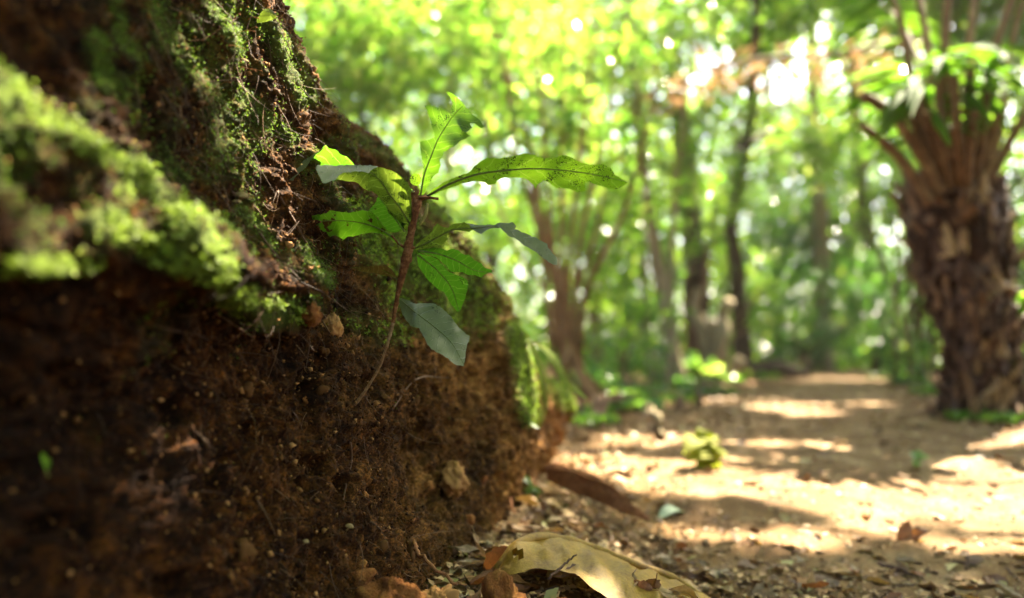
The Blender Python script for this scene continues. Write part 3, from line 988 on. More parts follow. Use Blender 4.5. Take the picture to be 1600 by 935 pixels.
# front left leaf, drooping and dark, tip folded over
df = depth_fn([.577, .568, .558, .548, .535], tilt=-.00035, vee=.0001, wave=.0008)
dfl = lambda T, Sg, V2: df(T, Sg, V2) - .002 - .0012 * np.clip(V2[:, 1] - 259, 0, 30)
seed_leaf(sd_root, 'dark front left leaf whose pale tip is folded over', M['sl_dark'],
          [([(496, 260), (530, 259), (555, 259), (582, 260), (600, 263), (609, 266), (618, 269), (624, 273), (629, 277), (637, 286), (642, 296), (643, 312), (643, 330), (645, 346), (640, 354), (636, 360), (631, 361), (625, 348), (615, 339), (606, 332), (605, 323), (596, 312), (582, 299), (574, 298), (567, 294), (556, 285), (545, 284), (527, 280), (524, 272)], df, False),
           ([(493, 262), (496, 258), (520, 259), (555, 258), (591, 260), (583, 264), (575, 271), (564, 268), (551, 269), (538, 270), (529, 275), (525, 281), (509, 287), (504, 286), (500, 277)], dfl, True)],
          [(640, 350), (625, 325), (609, 305), (593, 281), (575, 268), (530, 266), (497, 262)], df, flap_mat=M['sl_upper'])
# light leaf half hidden behind
df = depth_fn([.580, .588, .595], tilt=-.0003, wave=.001)
seed_leaf(sd_root, 'bright leaf half hidden behind the dark drooping one', M['sl_clean'],
          [([(575, 330), (585, 319), (589, 310), (596, 300), (612, 305), (628, 325), (634, 350), (625, 361), (616, 364), (605, 361), (596, 347), (588, 338)], df, False)],
          [(632, 362), (612, 335), (592, 308)], df)
# eaten left leaf
df = depth_fn([.575, .578, .585, .588, .584], tilt=-.0004, vee=.0001, wave=.0012)
seed_leaf(sd_root, 'left leaf eaten and browned in patches', M['sl_eaten'],
          [([(487, 337), (497, 335), (510, 334), (515, 329), (530, 331), (545, 333), (552, 331), (566, 329), (575, 330), (583, 334), (594, 346), (605, 363), (615, 371), (625, 382), (622, 383), (608, 369), (592, 365), (577, 364), (564, 366), (552, 370), (543, 370), (537, 375), (530, 371), (523, 368), (519, 369), (515, 371), (505, 371), (494, 370), (488, 363), (490, 350)], df, False)],
          [(626, 383), (612, 370), (597, 360), (561, 348), (525, 345), (489, 347)], df)
# small dark leaf
df = depth_fn([.577, .582, .590], tilt=-.0009, wave=.0005)
seed_leaf(sd_root, 'small narrow brownish leaf low on the left', M['sl_brown'],
          [([(547, 417), (570, 416), (590, 415), (603, 414), (610, 420), (616, 427), (625, 438), (622, 440), (614, 434), (603, 431), (595, 429), (580, 427), (565, 425), (556, 421)], df, False)],
          [(625, 440), (600, 423), (548, 418)], df)
# right curled leaf
df = depth_fn([.575, .570, .565, .562, .560], tilt=.0004, wave=.0012, wl=.3)
dfb = lambda T, Sg, V2: df(T, Sg, V2) - .001 + .0010 * np.clip(358 - V2[:, 1], -6, 12)
dfc = lambda T, Sg, V2: df(T, Sg, V2) - .002 + .0009 * np.clip(Sg, -14, 14) * -1
seed_leaf(sd_root, 'twisted right leaf showing its grey green upper side', M['sl_dark'],
          [([(649, 386), (658, 376), (675, 362), (679, 354), (683, 349), (692, 355), (700, 356), (708, 350), (716, 349), (725, 347), (733, 351), (739, 359), (733, 363), (719, 360), (709, 360), (702, 363), (698, 370), (701, 374), (694, 380), (683, 384), (670, 388), (658, 391), (651, 390)], df, False),
           ([(729, 349), (746, 352), (766, 351), (775, 352), (785, 356), (769, 357), (765, 358), (760, 360), (756, 363), (752, 366), (745, 363), (740, 360), (734, 355)], dfb, True),
           ([(773, 352), (781, 348), (790, 349), (800, 347), (804, 350), (807, 355), (804, 358), (812, 361), (831, 370), (838, 371), (843, 376), (855, 381), (856, 387), (862, 394), (870, 403), (871, 414), (864, 414), (850, 405), (839, 395), (821, 385), (808, 375), (794, 369), (786, 361), (782, 356)], dfc, True)],
          [(650, 388), (685, 371), (705, 360), (735, 357), (785, 356), (815, 370), (845, 390), (870, 412)], df, flap_mat=M['sl_upper'])
df = depth_fn([.575, .574, .572, .572], tilt=.0004, vee=.0001, wave=.001)
seed_leaf(sd_root, 'toothed olive leaf right of the stem below the twisted one', M['sl_clean'],
          [([(653, 392), (664, 389), (677, 387), (689, 388), (698, 392), (703, 390), (708, 389), (716, 391), (725, 398), (733, 398), (741, 407), (752, 412), (758, 419), (768, 422), (772, 429), (762, 427), (757, 429), (752, 434), (742, 430), (731, 430), (723, 425), (714, 425), (705, 425), (696, 414), (685, 405), (673, 399), (658, 395)], df, False)],
          [(653, 392), (687, 398), (716, 409), (739, 422), (769, 427)], df)
df = depth_fn([.578, .585, .590, .592], tilt=.0003, wave=.0012)
seed_leaf(sd_root, 'deep green leaf hanging behind on the right', M['sl_clean'],
          [([(651, 395), (664, 398), (683, 405), (700, 424), (714, 430), (729, 437), (732, 445), (730, 455), (727, 466), (722, 478), (718, 487), (714, 487), (704, 474), (694, 457), (683, 451), (667, 436), (654, 417)], df, False)],
          [(652, 398), (685, 425), (705, 450), (717, 486)], df)
# low leaf seen from above
def dlow(T, Sg, V2):
    fold = np.clip(650 - V2[:, 0], 0, 30)
    return np.interp(T, [0, .3, 1], [.574, .566, .548]) - .0006 * Sg + .0006 * fold + .0020 * np.sin(T * 17 + Sg * .05) * np.clip(np.abs(Sg) / 22, 0, 1.2) + .0008 * np.sin(V2[:, 0] * .16 - V2[:, 1] * .1)
seed_leaf(sd_root, 'lowest leaf, grey green and smooth, seen from above', M['sl_upper'],
          [([(624, 466), (630, 467), (636, 469), (651, 475), (664, 474), (676, 474), (691, 482), (698, 488), (705, 495), (710, 503), (716, 511), (725, 519), (734, 525), (733, 533), (730, 538), (729, 544), (727, 560), (725, 573), (714, 571), (706, 566), (700, 560), (686, 552), (674, 546), (668, 539), (665, 532), (655, 513), (641, 509), (629, 492), (624, 478)], dlow, False)],
          [(624, 467), (645, 485), (675, 508), (705, 535), (725, 570)], dlow, rib_r=(.0004, .0001))
# bud leaflet
df = depth_fn([.575, .574])
seed_leaf(sd_root, 'tiny round bright leaflet at the tip', M['sl_spot'],
          [([(640, 281), (643, 274), (649, 271), (655, 273), (658, 279), (657, 286), (652, 291), (645, 289)], df, False)], [(656, 294), (649, 281), (645, 272)], df, rib=False)

# ------------------------------------------------------------------ small plants on and by the bank
def bent_leaf(g, base, tip, width, nrm, sag=.15, n=7):
    """a simple lance-shaped leaf from base to tip"""
    base, tip = np.asarray(base, float), np.asarray(tip, float)
    s = np.linspace(0, 1, n)[:, None]
    L = np.linalg.norm(tip - base)
    mid = base + (tip - base) * s + np.asarray(nrm) * (L * sag * np.sin(s * math.pi))
    side = unit(np.cross(tip - base, nrm))
    w = (width * np.sin(np.clip(s, 0.02, .985) ** .8 * math.pi) ** .8) * .5
    V = np.stack([mid + side * w + np.asarray(nrm) * w * .3, mid, mid - side * w + np.asarray(nrm) * w * .3], 1)
    i = np.arange(n - 1)[:, None] * 3
    g.add(V.reshape(-1, 3), np.concatenate([i + np.array([[0, 1, 4, 3]]), i + np.array([[1, 2, 5, 4]])]))

def sprout(label, stem_px, d, leaves, mat, group=None, r=.0012, stem_mat='stem_tip'):
    """stem_px: base to top in the photograph at depth d; leaves: (base px, tip px, depth change, width)"""
    pts = np.array([P(x, y, d) for x, y in stem_px])
    root = thing('sprout', label, 'sprout', pts[0], group)
    g = Geo()
    tube(g, smooth_path(pts, 10), [r, r * .7], 6, .1)
    part(g, 'stem', M[stem_mat], root, True)
    for (a, b, dd, w) in leaves:
        g = Geo()
        bent_leaf(g, P(*a, d), P(*b, d + dd), w, unit(np.array([.15, -.45, .85])))
        part(g, 'leaf', M[mat], root, True)
    return root
M['sprig'] = island_mat('yellow_sprig', [(0, (.10, .14, .015)), (1, (.20, .19, .02))], .7, [(0, (.20, .28, .015)), (1, (.34, .34, .02))], .1, .45)
M['hang_green'] = island_mat('hanging_fern_leaf', [(0, (.07, .12, .01)), (1, (.12, .16, .015))], .8, [(0, (.2, .34, .02)), (1, (.3, .4, .03))], .1, .4)
M['sprout_green'] = island_mat('sprout_leaf', [(0, (.06, .14, .02)), (1, (.10, .18, .03))], .4, [(0, (.22, .48, .03)), (1, (.30, .52, .05))], .5, .45)
sprout('small sprout of narrow leaves on a long reddish stalk at the bank foot', [(772, 755), (778, 715), (786, 690), (795, 662)], .97,
       [((795, 662), (842, 670), -.02, .011), ((795, 662), (765, 657), .02, .011), ((795, 664), (812, 684), -.04, .014), ((795, 662), (800, 648), .03, .009), ((793, 665), (770, 672), -.02, .01)], 'sprout_green', stem_mat='cane')
sprout('green sprout with drooping leaves in the litter under the bank', [(828, 790), (822, 770), (812, 745)], .99,
       [((812, 745), (832, 762), -.01, .012), ((812, 745), (800, 738), .02, .01), ((818, 765), (848, 772), -.01, .012), ((818, 768), (846, 788), -.02, .012)], 'sprout_green')
q, n_ = hit(72, 738)
dd = float((q - CAM) @ FWD) - .006
sprout('tiny lone green leaf growing on the dark lower face of the bank', [(76, 745), (72, 735)], dd,
       [((72, 735), (68, 708), -.004, .0045), ((73, 735), (78, 716), .002, .003)], 'sprout_green', r=.0004)
sprout('two-leaved seedling on the crest of the bank against the light', [(450, 70), (447, 48), (446, 24)], .95,
       [((446, 24), (428, 25), -.01, .012), ((446, 24), (466, 25), .01, .012)], 'sprout_green', r=.0008)
# small fern hanging on the far end of the bank
q, n_ = hit(826, 548)
root = thing('hanging_fern', 'small yellow green fern with drooping fronds on the far end of the bank', 'fern', q)
for pts in ([(820, 535), (838, 540), (862, 565), (878, 600), (884, 630)], [(818, 540), (820, 575), (822, 610), (824, 650)], [(830, 535), (858, 555), (885, 600), (914, 625)], [(824, 538), (840, 570), (846, 610), (848, 640)], [(822, 530), (812, 520), (806, 545), (806, 590)]):
    d = float((q - CAM) @ FWD)
    path = smooth_path([P(x, y, d - .012 * k) for k, (x, y) in enumerate(pts)], 22)
    path += np.array([.004, 0, 0])
    g = Geo()
    tube(g, path, [.0012, .0005], 5)
    fr = part(g, 'frond', M['stem_tip'], root, True)
    g = Geo()
    for k in range(1, 21):
        t = unit(path[k] - path[k - 1])
        sv = unit(np.cross(t, np.array([.6, -.6, .4])))
        L = .008 * math.sin(math.pi * (.12 + .85 * k / 22))
        for s in (-1, 1):
            bent_leaf(g, path[k], path[k] + (sv * s + t * .45 + np.array([0, 0, -.25])) * L, .0045, np.array([.3, -.5, .8]), .1, 4)
    part(g, 'pinnae', M['hang_green'], fr)

# fungi
def cap_fungus(label, px, py, size, group=None, n=1):
    q, n_ = hit(px, py)
    root = thing('fungus', label, 'fungus', q, group)
    for k in range(n):
        o = np.array([0, R.normal() * size * 1.2, R.normal() * size * 1.0]) if k else np.zeros(3)
        s = size * (R.uniform(.5, .9) if k else 1)
        g = Geo()
        a = q + o
        b = a + n_ * s * .9 + np.array([.2 * s, 0, .5 * s])
        tube(g, smooth_path([a, (a + b) / 2 + np.array([0, 0, -.1 * s]), b], 6), [s * .22, s * .16], 6)
        st = part(g, 'stem', M['fungus'], root, True)
        g = Geo()
        u = np.linspace(0, 1, 6)
        th = np.linspace(0, 2 * math.pi, 12, endpoint=False)
        axis = unit(n_ * .35 + np.array([0, -.15, .8]))
        e1 = unit(np.cross(axis, [0, 1, 0.1]))
        e2 = np.cross(axis, e1)
        prof = [(0, .42), (.45, .36), (.85, .12), (1, -.06), (.8, .0), (0, .05)]
        V = np.array([b + axis * h * s + (e1 * math.cos(t) + e2 * math.sin(t)) * r * s * (1 + .1 * math.sin(3 * t)) for r, h in prof for t in th])
        i, j = np.meshgrid(np.arange(5), np.arange(12), indexing='ij')
        g.add(V, np.stack([i * 12 + j, i * 12 + (j + 1) % 12, (i + 1) * 12 + (j + 1) % 12, (i + 1) * 12 + j], -1).reshape(-1, 4))
        part(g, 'cap', M['fungus'], root, True)
    return root
cap_fungus('cluster of pale frilled fungi high on the bank left of the seedling', 372, 318, .0050, n=3)
cap_fungus('small cream bracket fungus low on the dark bank face', 541, 829, .0030)
cap_fungus('tiny cream fungus just left of and below the cream bracket fungus', 474, 851, .0022)
cap_fungus('tiny white fungus near the foot of the seedling', 540, 538, .0028)
cap_fungus('pair of tiny fungi under the mossy crest', 376, 102, .0030, n=2)

# curled dead leaf on the crest at the top
q = hitp(414, 34)
if q is not None:
    root = thing('curled_leaf', 'small curled dark leaf with a pale rim on the mossy crest', 'leaf', q)
    g = Geo()
    d = float((q - CAM) @ FWD) - .012
    a, b = P(402, 36, d), P(432, 28, d + .01)
    s = np.linspace(0, 1, 12)[:, None, None]
    th = np.linspace(-1.5, 1.7, 9)[None, :, None]
    r = .0052 * np.sin(np.clip(s, .06, .95) * math.pi) ** .6
    V = a + (b - a) * s + np.array([0, -1, .1]) * r * np.sin(th) + np.array([.2, 0, 1]) * r * (1 - np.cos(th)) * .9
    i, j = np.meshgrid(np.arange(11), np.arange(8), indexing='ij')
    g.add(V.reshape(-1, 3), np.stack([i * 9 + j, i * 9 + j + 1, (i + 1) * 9 + j + 1, (i + 1) * 9 + j], -1).reshape(-1, 4))
    part(g, 'blade', M['sl_dark'], root, True)
    g = Geo()
    tube(g, V[:, 0], .0005, 5)
    part(g, 'rim', M['fungus'], root, True)

# ------------------------------------------------------------------ lumps: clods, stones
def lump(name, label, cat, c, size, mat, seed, stretch=(1, 1, 1), rough=.35, group=None, sub=26):
    th = np.linspace(0, 2 * math.pi, sub * 2, endpoint=False)
    ph = np.linspace(.02, math.pi - .02, sub)
    PH, TH = np.meshgrid(ph, th, indexing='ij')
    D = np.stack([np.sin(PH) * np.cos(TH), np.sin(PH) * np.sin(TH), np.cos(PH)], -1)
    r = 1 + rough * fbm(D + seed, 1.3, 3, seed) + rough * .5 * (np.abs(vnoise(D * 4 + seed, seed + 3)) - .3) + rough * .22 * vnoise(D * 11, seed + 5) + rough * .12 * vnoise(D * 24, seed + 6)
    V = D * r[..., None] * size * np.array(stretch) + np.asarray(c)
    g = Geo()
    n, k = PH.shape
    i, j = np.meshgrid(np.arange(n - 1), np.arange(k), indexing='ij')
    g.add(V.reshape(-1, 3), np.stack([i * k + j, (i + 1) * k + j, (i + 1) * k + (j + 1) % k, i * k + (j + 1) % k], -1).reshape(-1, 4))
    o = g.obj(name, M[mat], None, True, loc=np.asarray(c))
    return tag(o, label, cat, group)
ST_ = []
for k in range(5):
    o = lump('stone', None, None, (0, 0, 0), 1.0, ['clod', 'crumb', 'stone', 'clod', 'crumb'][k], 300 + k, (1.2, 1, .75), .34, None, 9)
    ST_.append(o.data)
    bpy.data.objects.remove(o)
for k in range(60):
    px, py = R.uniform(320, 850), R.uniform(510, 930)
    r_ = hit(px, py)
    if r_ is None or r_[0][1] > 1.25:
        continue
    o = bpy.data.objects.new('stone', ST_[int(R.choice(5, p=[.22, .36, 0, .14, .28]))])
    COL.objects.link(o)
    o.parent = bank
    sz = float(min(R.lognormal(-5.75, .45), .0075)) * (1 if px > 300 else .7)
    o.location = r_[0] - r_[1] * sz * .25
    o.scale = (sz, sz, sz)
    o.rotation_euler = tuple(R.uniform(0, 6.28, 3))
q, n_ = hit(702, 752)
lump('soil_clod', 'round knobbly clod of earth stuck in the hollow of the bank', 'clod', q + np.array([.004, -.004, .002]), .0145, 'crumb', 5, (.9, 1, .95), .4)
lump('soil_clod', 'orange brown crumbly clod at the bottom edge under the bank', 'clod', P(612, 945, .515), .0165, 'clod', 11, (1.05, .9, 1.0), .38)
lump('soil_clod', 'rust red crumbly clod at the bottom edge left of the big yellow leaf', 'clod', P(786, 950, .52), .0145, 'clod', 23, (.9, .9, 1.15), .4)
lump('soil_clod', 'brown fibrous clod between the orange and the rust red clods', 'clod', P(682, 945, .53), .0115, 'crumb', 31, (1.2, .9, 1), .4)
lump('soil_clod', 'dark crumbly lump where the moss ledge ends beside the seedling', 'clod', hitp(512, 512) + np.array([.002, 0, 0]), .0085, 'crumb', 41, (.8, 1.2, 1), .5)
lump('soil_clod', 'reddish fibrous lump at the tip of the moss ledge', 'clod', hitp(485, 492) + np.array([.001, 0, 0]), .006, 'clod', 43, (.8, 1.4, .9), .5)
q = gpos(1348, 800)
lump('stone', 'smooth grey brown stone lying at the edge of the sunlit band of path', 'stone', q + np.array([0, 0, .003]), .017, 'stone', 7, (1.25, 1, .75), .15)
for k, (x, y, s) in enumerate([(1300, 808, .006), (1270, 790, .006), (1130, 900, .008), (1245, 880, .007), (1480, 830, .006), (1040, 905, .008)]):
    lump('pebble', 'small brown pebble on the earth of the path', 'stone', gpos(x, y, .001), s, 'stone', 60 + k, (1.2, 1, .7), .25, 'pebbles on the path', 10)

# ------------------------------------------------------------------ big yellow leaf, bark strip, dead leaves, twigs
def litter_mat(name, cols, trans):
    m, nt, b, out = mat_new(name)
    n1 = noise(nt, 45, 6, .72)
    n2 = noise(nt, 420, 3, .7)
    c = ramp(nt, n1, cols)
    c = mixc(nt, 1, c, ramp(nt, n2, [(.3, (.6, .58, .55)), (.7, (1.25, 1.22, 1.2))]), 'MULTIPLY')
    nt.links.new(c, b.inputs['Base Color'])
    b.inputs['Roughness'].default_value = .6
    bump(nt, b, n2, .6, .001)
    t = nt.nodes.new('ShaderNodeBsdfTranslucent')
    t.inputs[0].default_value = (*trans, 1)
    mx = nt.nodes.new('ShaderNodeMixShader')
    mx.inputs[0].default_value = .25
    nt.links.new(b.outputs[0], mx.inputs[1])
    nt.links.new(t.outputs[0], mx.inputs[2])
    nt.links.new(mx.outputs[0], out.inputs[0])
    return m
M['yellow_leaf'] = litter_mat('dead_leaf_yellow', [(.32, (.12, .05, .006)), (.43, (.26, .145, .014)), (.58, (.38, .215, .024)), (.75, (.42, .31, .045))], (.45, .26, .03))
M['litter'] = [litter_mat('dead_leaf_tan', [(.3, (.20, .105, .04)), (.7, (.46, .28, .12))], (.3, .17, .07)),
               litter_mat('dead_leaf_brown', [(.3, (.08, .04, .02)), (.7, (.21, .11, .055))], (.2, .08, .02)),
               litter_mat('dead_leaf_russet', [(.3, (.14, .05, .02)), (.7, (.32, .14, .06))], (.3, .1, .02)),
               litter_mat('dead_leaf_ochre', [(.3, (.26, .15, .05)), (.7, (.46, .31, .13))], (.4, .22, .05)),
               litter_mat('dead_leaf_grey', [(.3, (.16, .10, .05)), (.7, (.36, .27, .15))], (.2, .14, .07))]

root = thing('large_dead_leaf', 'large arched yellow dead leaf lying on the litter with a thick midrib', 'leaf', gpos(900, 930))
g = Geo()
ridge = smooth_path([P(775, 893, 0.612), P(798, 862, 0.622), P(835, 841, 0.643), P(885, 846, 0.663), P(940, 862, 0.669), P(995, 884, 0.668), (P(1050, 903, 0.684)), (P(1100, 935, 0.661)), P(1150, 975, 0.650)], 40)
front = smooth_path([P(782, 900, 0.597), P(808, 893, 0.589), P(840, 885, 0.598), P(880, 895, 0.593), P(925, 925, 0.578), P(980, 955, 0.575), P(1020, 975, 0.577), P(1058, 985, 0.577), P(1085, 975, .6)], 40)
back = ridge + np.array([.018, .045, -.024])
back[:, 2] = np.maximum(back[:, 2], ground_z(back[:, 0], back[:, 1]) + .002)
U = np.linspace(0, 1, 9)[None, :, None]
Vf = ridge[:, None] * (1 - U) + front[:, None] * U
nz = fbm(Vf, 40, 3, 301)[..., None]
Vf = Vf + np.array([0, -.3, 1]) * (.0052 * nz + .0019 * np.sin(np.arange(40)[:, None, None] * 1.35 - U * 7) * np.sin(U * math.pi) + .007 * np.sin(U * math.pi) * np.linspace(.6, 1.2, 40)[:, None, None])
Ub = np.linspace(0, 1, 6)[None, 1:, None]
Vb = ridge[:, None] * (1 - Ub) + back[:, None] * Ub + np.array([0, 0, .006]) * np.sin(Ub * math.pi)
A = np.concatenate([Vf[:, ::-1], Vb], 1)
a_, b_ = A.shape[:2]
i_, j_ = np.meshgrid(np.arange(a_ - 1), np.arange(b_ - 1), indexing='ij')
ff = np.stack([i_ * b_ + j_, (i_ + 1) * b_ + j_, (i_ + 1) * b_ + j_ + 1, i_ * b_ + j_ + 1], -1).reshape(-1, 4)
hole = fbm(A, 30, 2, 311).reshape(-1)[ff[:, 0]] > .85
g.add(A.reshape(-1, 3), ff[~hole])
part(g, 'blade', M['yellow_leaf'], root, True)
g = Geo()
tube(g, ridge + np.array([0, -.001, .0005]), np.interp(np.linspace(0, 1, 40), [0, .3, 1], [.0035, .0042, .0025]), 8, .15, 4)
part(g, 'midrib', M['yellow_leaf'], root, True)

q = gpos(925, 775)
root = thing('bark_strip', 'curved reddish brown strip of bark lying at the foot of the bank', 'bark', q)
path = smooth_path([P(848, 735, 1.00), P(885, 748, .98), P(930, 765, .95), P(970, 783, .93), P(1010, 806, .92)], 20)
th = np.linspace(-.4, 2.9, 10)
rr = np.interp(np.linspace(0, 1, 20), [0, .15, .6, 1], [.009, .022, .023, .004])
V = path[:, None] + rr[:, None, None] * (np.cos(th)[None, :, None] * np.array([.5, -.85, 0]) + np.sin(th)[None, :, None] * np.array([0, .1, 1])) + np.array([0, 0, -.006])
V = V + .0018 * fbm(V, 90, 2, 77)[..., None]
g = Geo()
i_, j_ = np.meshgrid(np.arange(19), np.arange(9), indexing='ij')
g.add(V.reshape(-1, 3), np.stack([i_ * 10 + j_, (i_ + 1) * 10 + j_, (i_ + 1) * 10 + j_ + 1, i_ * 10 + j_ + 1], -1).reshape(-1, 4))
o = part(g, 'bark_shell', M['wood'], root, True)
g = Geo()
tube(g, V[:, 3] + np.array([0, -.001, .001]), [.001, .0018, .0006], 6, .2)
part(g, 'ridge', M['wood'], root, True)

def dead_leaf_mesh(k):
    rr = np.random.default_rng(100 + k)
    n, m_ = 11, 7
    s = np.linspace(0, 1, n)[:, None]
    t = np.linspace(-1, 1, m_)[None, :]
    w = .25 * np.sin(np.clip(s, .015, .99) ** rr.uniform(.7, 1.1) * math.pi) ** .9
    w = w * (1 + .12 * np.sin(s * 40 + k) * (np.abs(t) > .9))
    x = s - .5 + t * 0
    y = w * t
    c1, c2, c3 = rr.uniform(-.5, .7), rr.uniform(.2, 1.3), rr.uniform(-1, 1)
    z = c1 * (x ** 2) + c2 * w * np.abs(t) ** 1.5 * .7 + c3 * x * y + .03 * np.sin(9 * x + 4 * t + k)
    V = np.stack([x, y, z], -1)
    g = Geo()
    i, j = np.meshgrid(np.arange(n - 1), np.arange(m_ - 1), indexing='ij')
    g.add(V.reshape(-1, 3), np.stack([i * m_ + j, (i + 1) * m_ + j, (i + 1) * m_ + j + 1, i * m_ + j + 1], -1).reshape(-1, 4))
    mid = V[:, m_ // 2]
    gr = Geo()
    tube(gr, np.concatenate([[mid[0] + np.array([-.22, .02, .02])], mid]), [.014, .016, .004], 5)
    return g.mesh('dead_leaf_blade', M['litter'][k % 5], True), gr.mesh('dead_leaf_midrib', M['litter'][(k + 1) % 5 if k % 2 else k % 5], True)
LIB = [dead_leaf_mesh(k) for k in range(10)]
LAB = ['curled tan dead leaf lying in the litter beside the bank', 'dark brown dead leaf lying in the litter beside the bank', 'russet dead leaf lying in the litter beside the bank',
       'ochre yellow dead leaf lying in the litter beside the bank', 'greyish dead leaf lying in the litter beside the bank']
def euler_on_ground(q, yaw, pitch, roll):
    return (roll, pitch, yaw)
def place_leaf(k, q, L, rot, label, group=None):
    root = bpy.data.objects.new('dead_leaf', LIB[k][0])
    COL.objects.link(root)
    root.location = q
    root.rotation_euler = rot
    root.scale = (L, L, L)
    tag(root, label, 'leaf', group)
    c = bpy.data.objects.new('midrib', LIB[k][1])
    COL.objects.link(c)
    c.parent = root
    return root
cnt = 0
tries = 0
while cnt < 150 and tries < 4000:
    tries += 1
    px, py = R.uniform(640, 1620), R.uniform(690, 975)
    # most litter lies along the bank and in the near right corner; the trodden path is mostly bare
    w = 1.0 if py > 850 else (.85 if px < 1000 + (py - 740) * 1.0 and py > 770 else .10)
    if px < 760 and py < 860:
        w = .35
    if R.random() > w:
        continue
    q = gpos(px, py)
    if q[0] < bank_x(np.array([q[1]]), np.array([.01]))[0] + .012 or q[1] > 1.8:
        continue
    k = int(R.integers(0, 10))
    L = R.uniform(.014, .036) if py > 800 else R.uniform(.025, .055)
    size = 'large' if L > .032 else ('small' if L < .020 else 'middling')
    where = ('at bottom edge ' if py > 900 else '') + ('under the bank' if px < 800 else 'by big yellow leaf' if px < 1060 and py > 830 else 'by bark strip' if px < 1060 and py > 740 else 'on far path border' if py < 740
             else 'left of upright leaf' if px < 1340 and py > 820 else 'near grey stone' if px < 1450 and py <= 820 else 'by right border' if px > 1480 else 'under upright leaf')
    lab = '%s %s dead leaf %s' % (size, ['curled tan', 'dark brown', 'russet', 'ochre', 'greyish tan'][k % 5], where)
    place_leaf(k, q + np.array([0, 0, .003 + .004 * R.random()]), L, (R.normal() * .35, R.normal() * .3, R.uniform(0, 6.28)), lab, 'dead leaves in the litter by the bank')
    cnt += 1
for k in range(8):
    px = 900 + 24 * k + R.normal() * 8
    place_leaf([1, 0, 6, 5, 2, 1, 8, 3][k], P(px, 905 + (px - 900) * .12 + R.normal() * 6, .60 + (px - 900) * .0001), R.uniform(.018, .030), (R.normal() * .4 + .3, R.normal() * .3, R.uniform(0, 6.28)),
               'crumpled %s dead leaf on the big yellow leaf' % ['tan', 'brown', 'russet', 'ochre', 'greyish tan'][[1, 0, 6, 5, 2, 1, 8, 3][k] % 5], 'dead leaves in the litter by the bank')
place_leaf(1, gpos(1410, 850, .012), .036, (1.2, -.9, .4), 'dark brown dead leaf standing upright on its edge in the path')
place_leaf(6, gpos(1432, 852, .010), .034, (-1.0, .7, 2.2), 'dark brown dead leaf propped against the upright one')
place_leaf(4, gpos(1262, 840, .004), .03, (.2, .1, .3), 'pale grey dead leaf on the path below the sunlit band')
place_leaf(3, gpos(868, 800, .008), .035, (.7, .3, 1.0), 'pinkish ochre dead leaf tilted up under the bark strip')
place_leaf(0, gpos(748, 880, .012), .030, (.3, 1.1, .5), 'tan dead leaf standing on end beside the big yellow leaf')
place_leaf(2, gpos(778, 905, .012), .040, (.5, .6, 2.4), 'russet dead leaf leaning beside the foot of the bank')
place_leaf(4, gpos(735, 876, .008), .028, (.1, .1, .1), 'pale grey dead leaf lying flat against the foot of the bank')
place_leaf(9, gpos(838, 905, .014), .026, (.2, 1.3, .9), 'greenish grey dead leaf upright before the big yellow leaf')
def green_leaf(label, a, b, w, mat='sprout_green', lift=.012):
    A, B = gpos(*a, lift), gpos(*b, lift * .5)
    g = Geo()
    bent_leaf(g, A, B, w, unit(np.array([.05, -.3, 1])), .2, 9)
    o = g.obj('fallen_leaf', M[mat], None, True, loc=A)
    tag(o, label, 'leaf')
    gr = Geo()
    tube(gr, smooth_path([A, (A + B) / 2 + np.array([0, -.002, .2 * np.linalg.norm(B - A)]), B], 8), [.0006, .0002], 5)
    part(gr, 'midrib', M['stem_tip'], o)
M['pale_green'] = litter_mat('fallen_leaf_pale_green', [(.3, (.2, .28, .16)), (.7, (.38, .46, .32))], (.3, .4, .2))
green_leaf('pale green fallen leaf on the litter right of the bark strip', (1030, 818), (1075, 812), .02, 'pale_green', .006)
q = gpos(1436, 738)
d = float((q - CAM) @ FWD)
sprout('bright green two-leaved plantlet standing in the sunlit part of the path', [(1436, 740), (1435, 726), (1433, 718)], d,
       [((1433, 719), (1424, 706), .01, .022), ((1433, 719), (1446, 711), .02, .022), ((1434, 722), (1428, 730), -.02, .016)], 'sprout_green', r=.0014)
# yellow leafy sprig standing in the path
q = gpos(1105, 735)
d = float((q - CAM) @ FWD)
lv = []
for k in range(20):
    t = R.uniform(.25, 1)
    bx, by = np.interp(t, [0, .5, 1], [1128, 1110, 1090]), np.interp(t, [0, .5, 1], [738, 712, 684])
    th = R.uniform(0, 6.28)
    L_ = R.uniform(18, 36)
    lv.append(((bx, by), (bx + L_ * 1.1 * math.cos(th), by + L_ * .8 * math.sin(th) + 5), R.normal() * .03, R.uniform(.022, .038)))
sprout('yellow green leafy sprig leaning at the left edge of the path', [(1128, 738), (1110, 712), (1090, 684)], d, lv, 'sprig', r=.002)
def twig(label, pts, r, group=None, mat='twig', fork=None):
    pp = smooth_path(pts, 16)
    c = pp[0]
    pp = pp + R.normal(size=pp.shape) * r * .35
    g = Geo()
    tube(g, pp, [r, r * .9, r * .5], 7, .25, int(r * 1e6) % 97)
    if fork:
        a = pp[8]
        tube(g, smooth_path([a, a + np.array(fork) * .5 + np.array([0, 0, .003]), a + np.array(fork)], 6), [r * .6, r * .3], 6, .2)
    o = g.obj('twig', M[mat], None, True, loc=c)
    tag(o, label, 'twig', group)
twig('long dark curved twig lying along the right edge of the foreground', [gpos(1450, 880, .004), gpos(1500, 888, .006), gpos(1560, 902, .004), gpos(1640, 915, .004)], .0022)
twig('short thick dark twig on the path below the upright dead leaf', [gpos(1365, 888, .003), gpos(1400, 896, .005), gpos(1445, 912, .003)], .0032)
twig('thin straight twig leaning on the big yellow leaf', [P(856, 905, .575), P(878, 885, .585), P(902, 866, .595)], .0011)
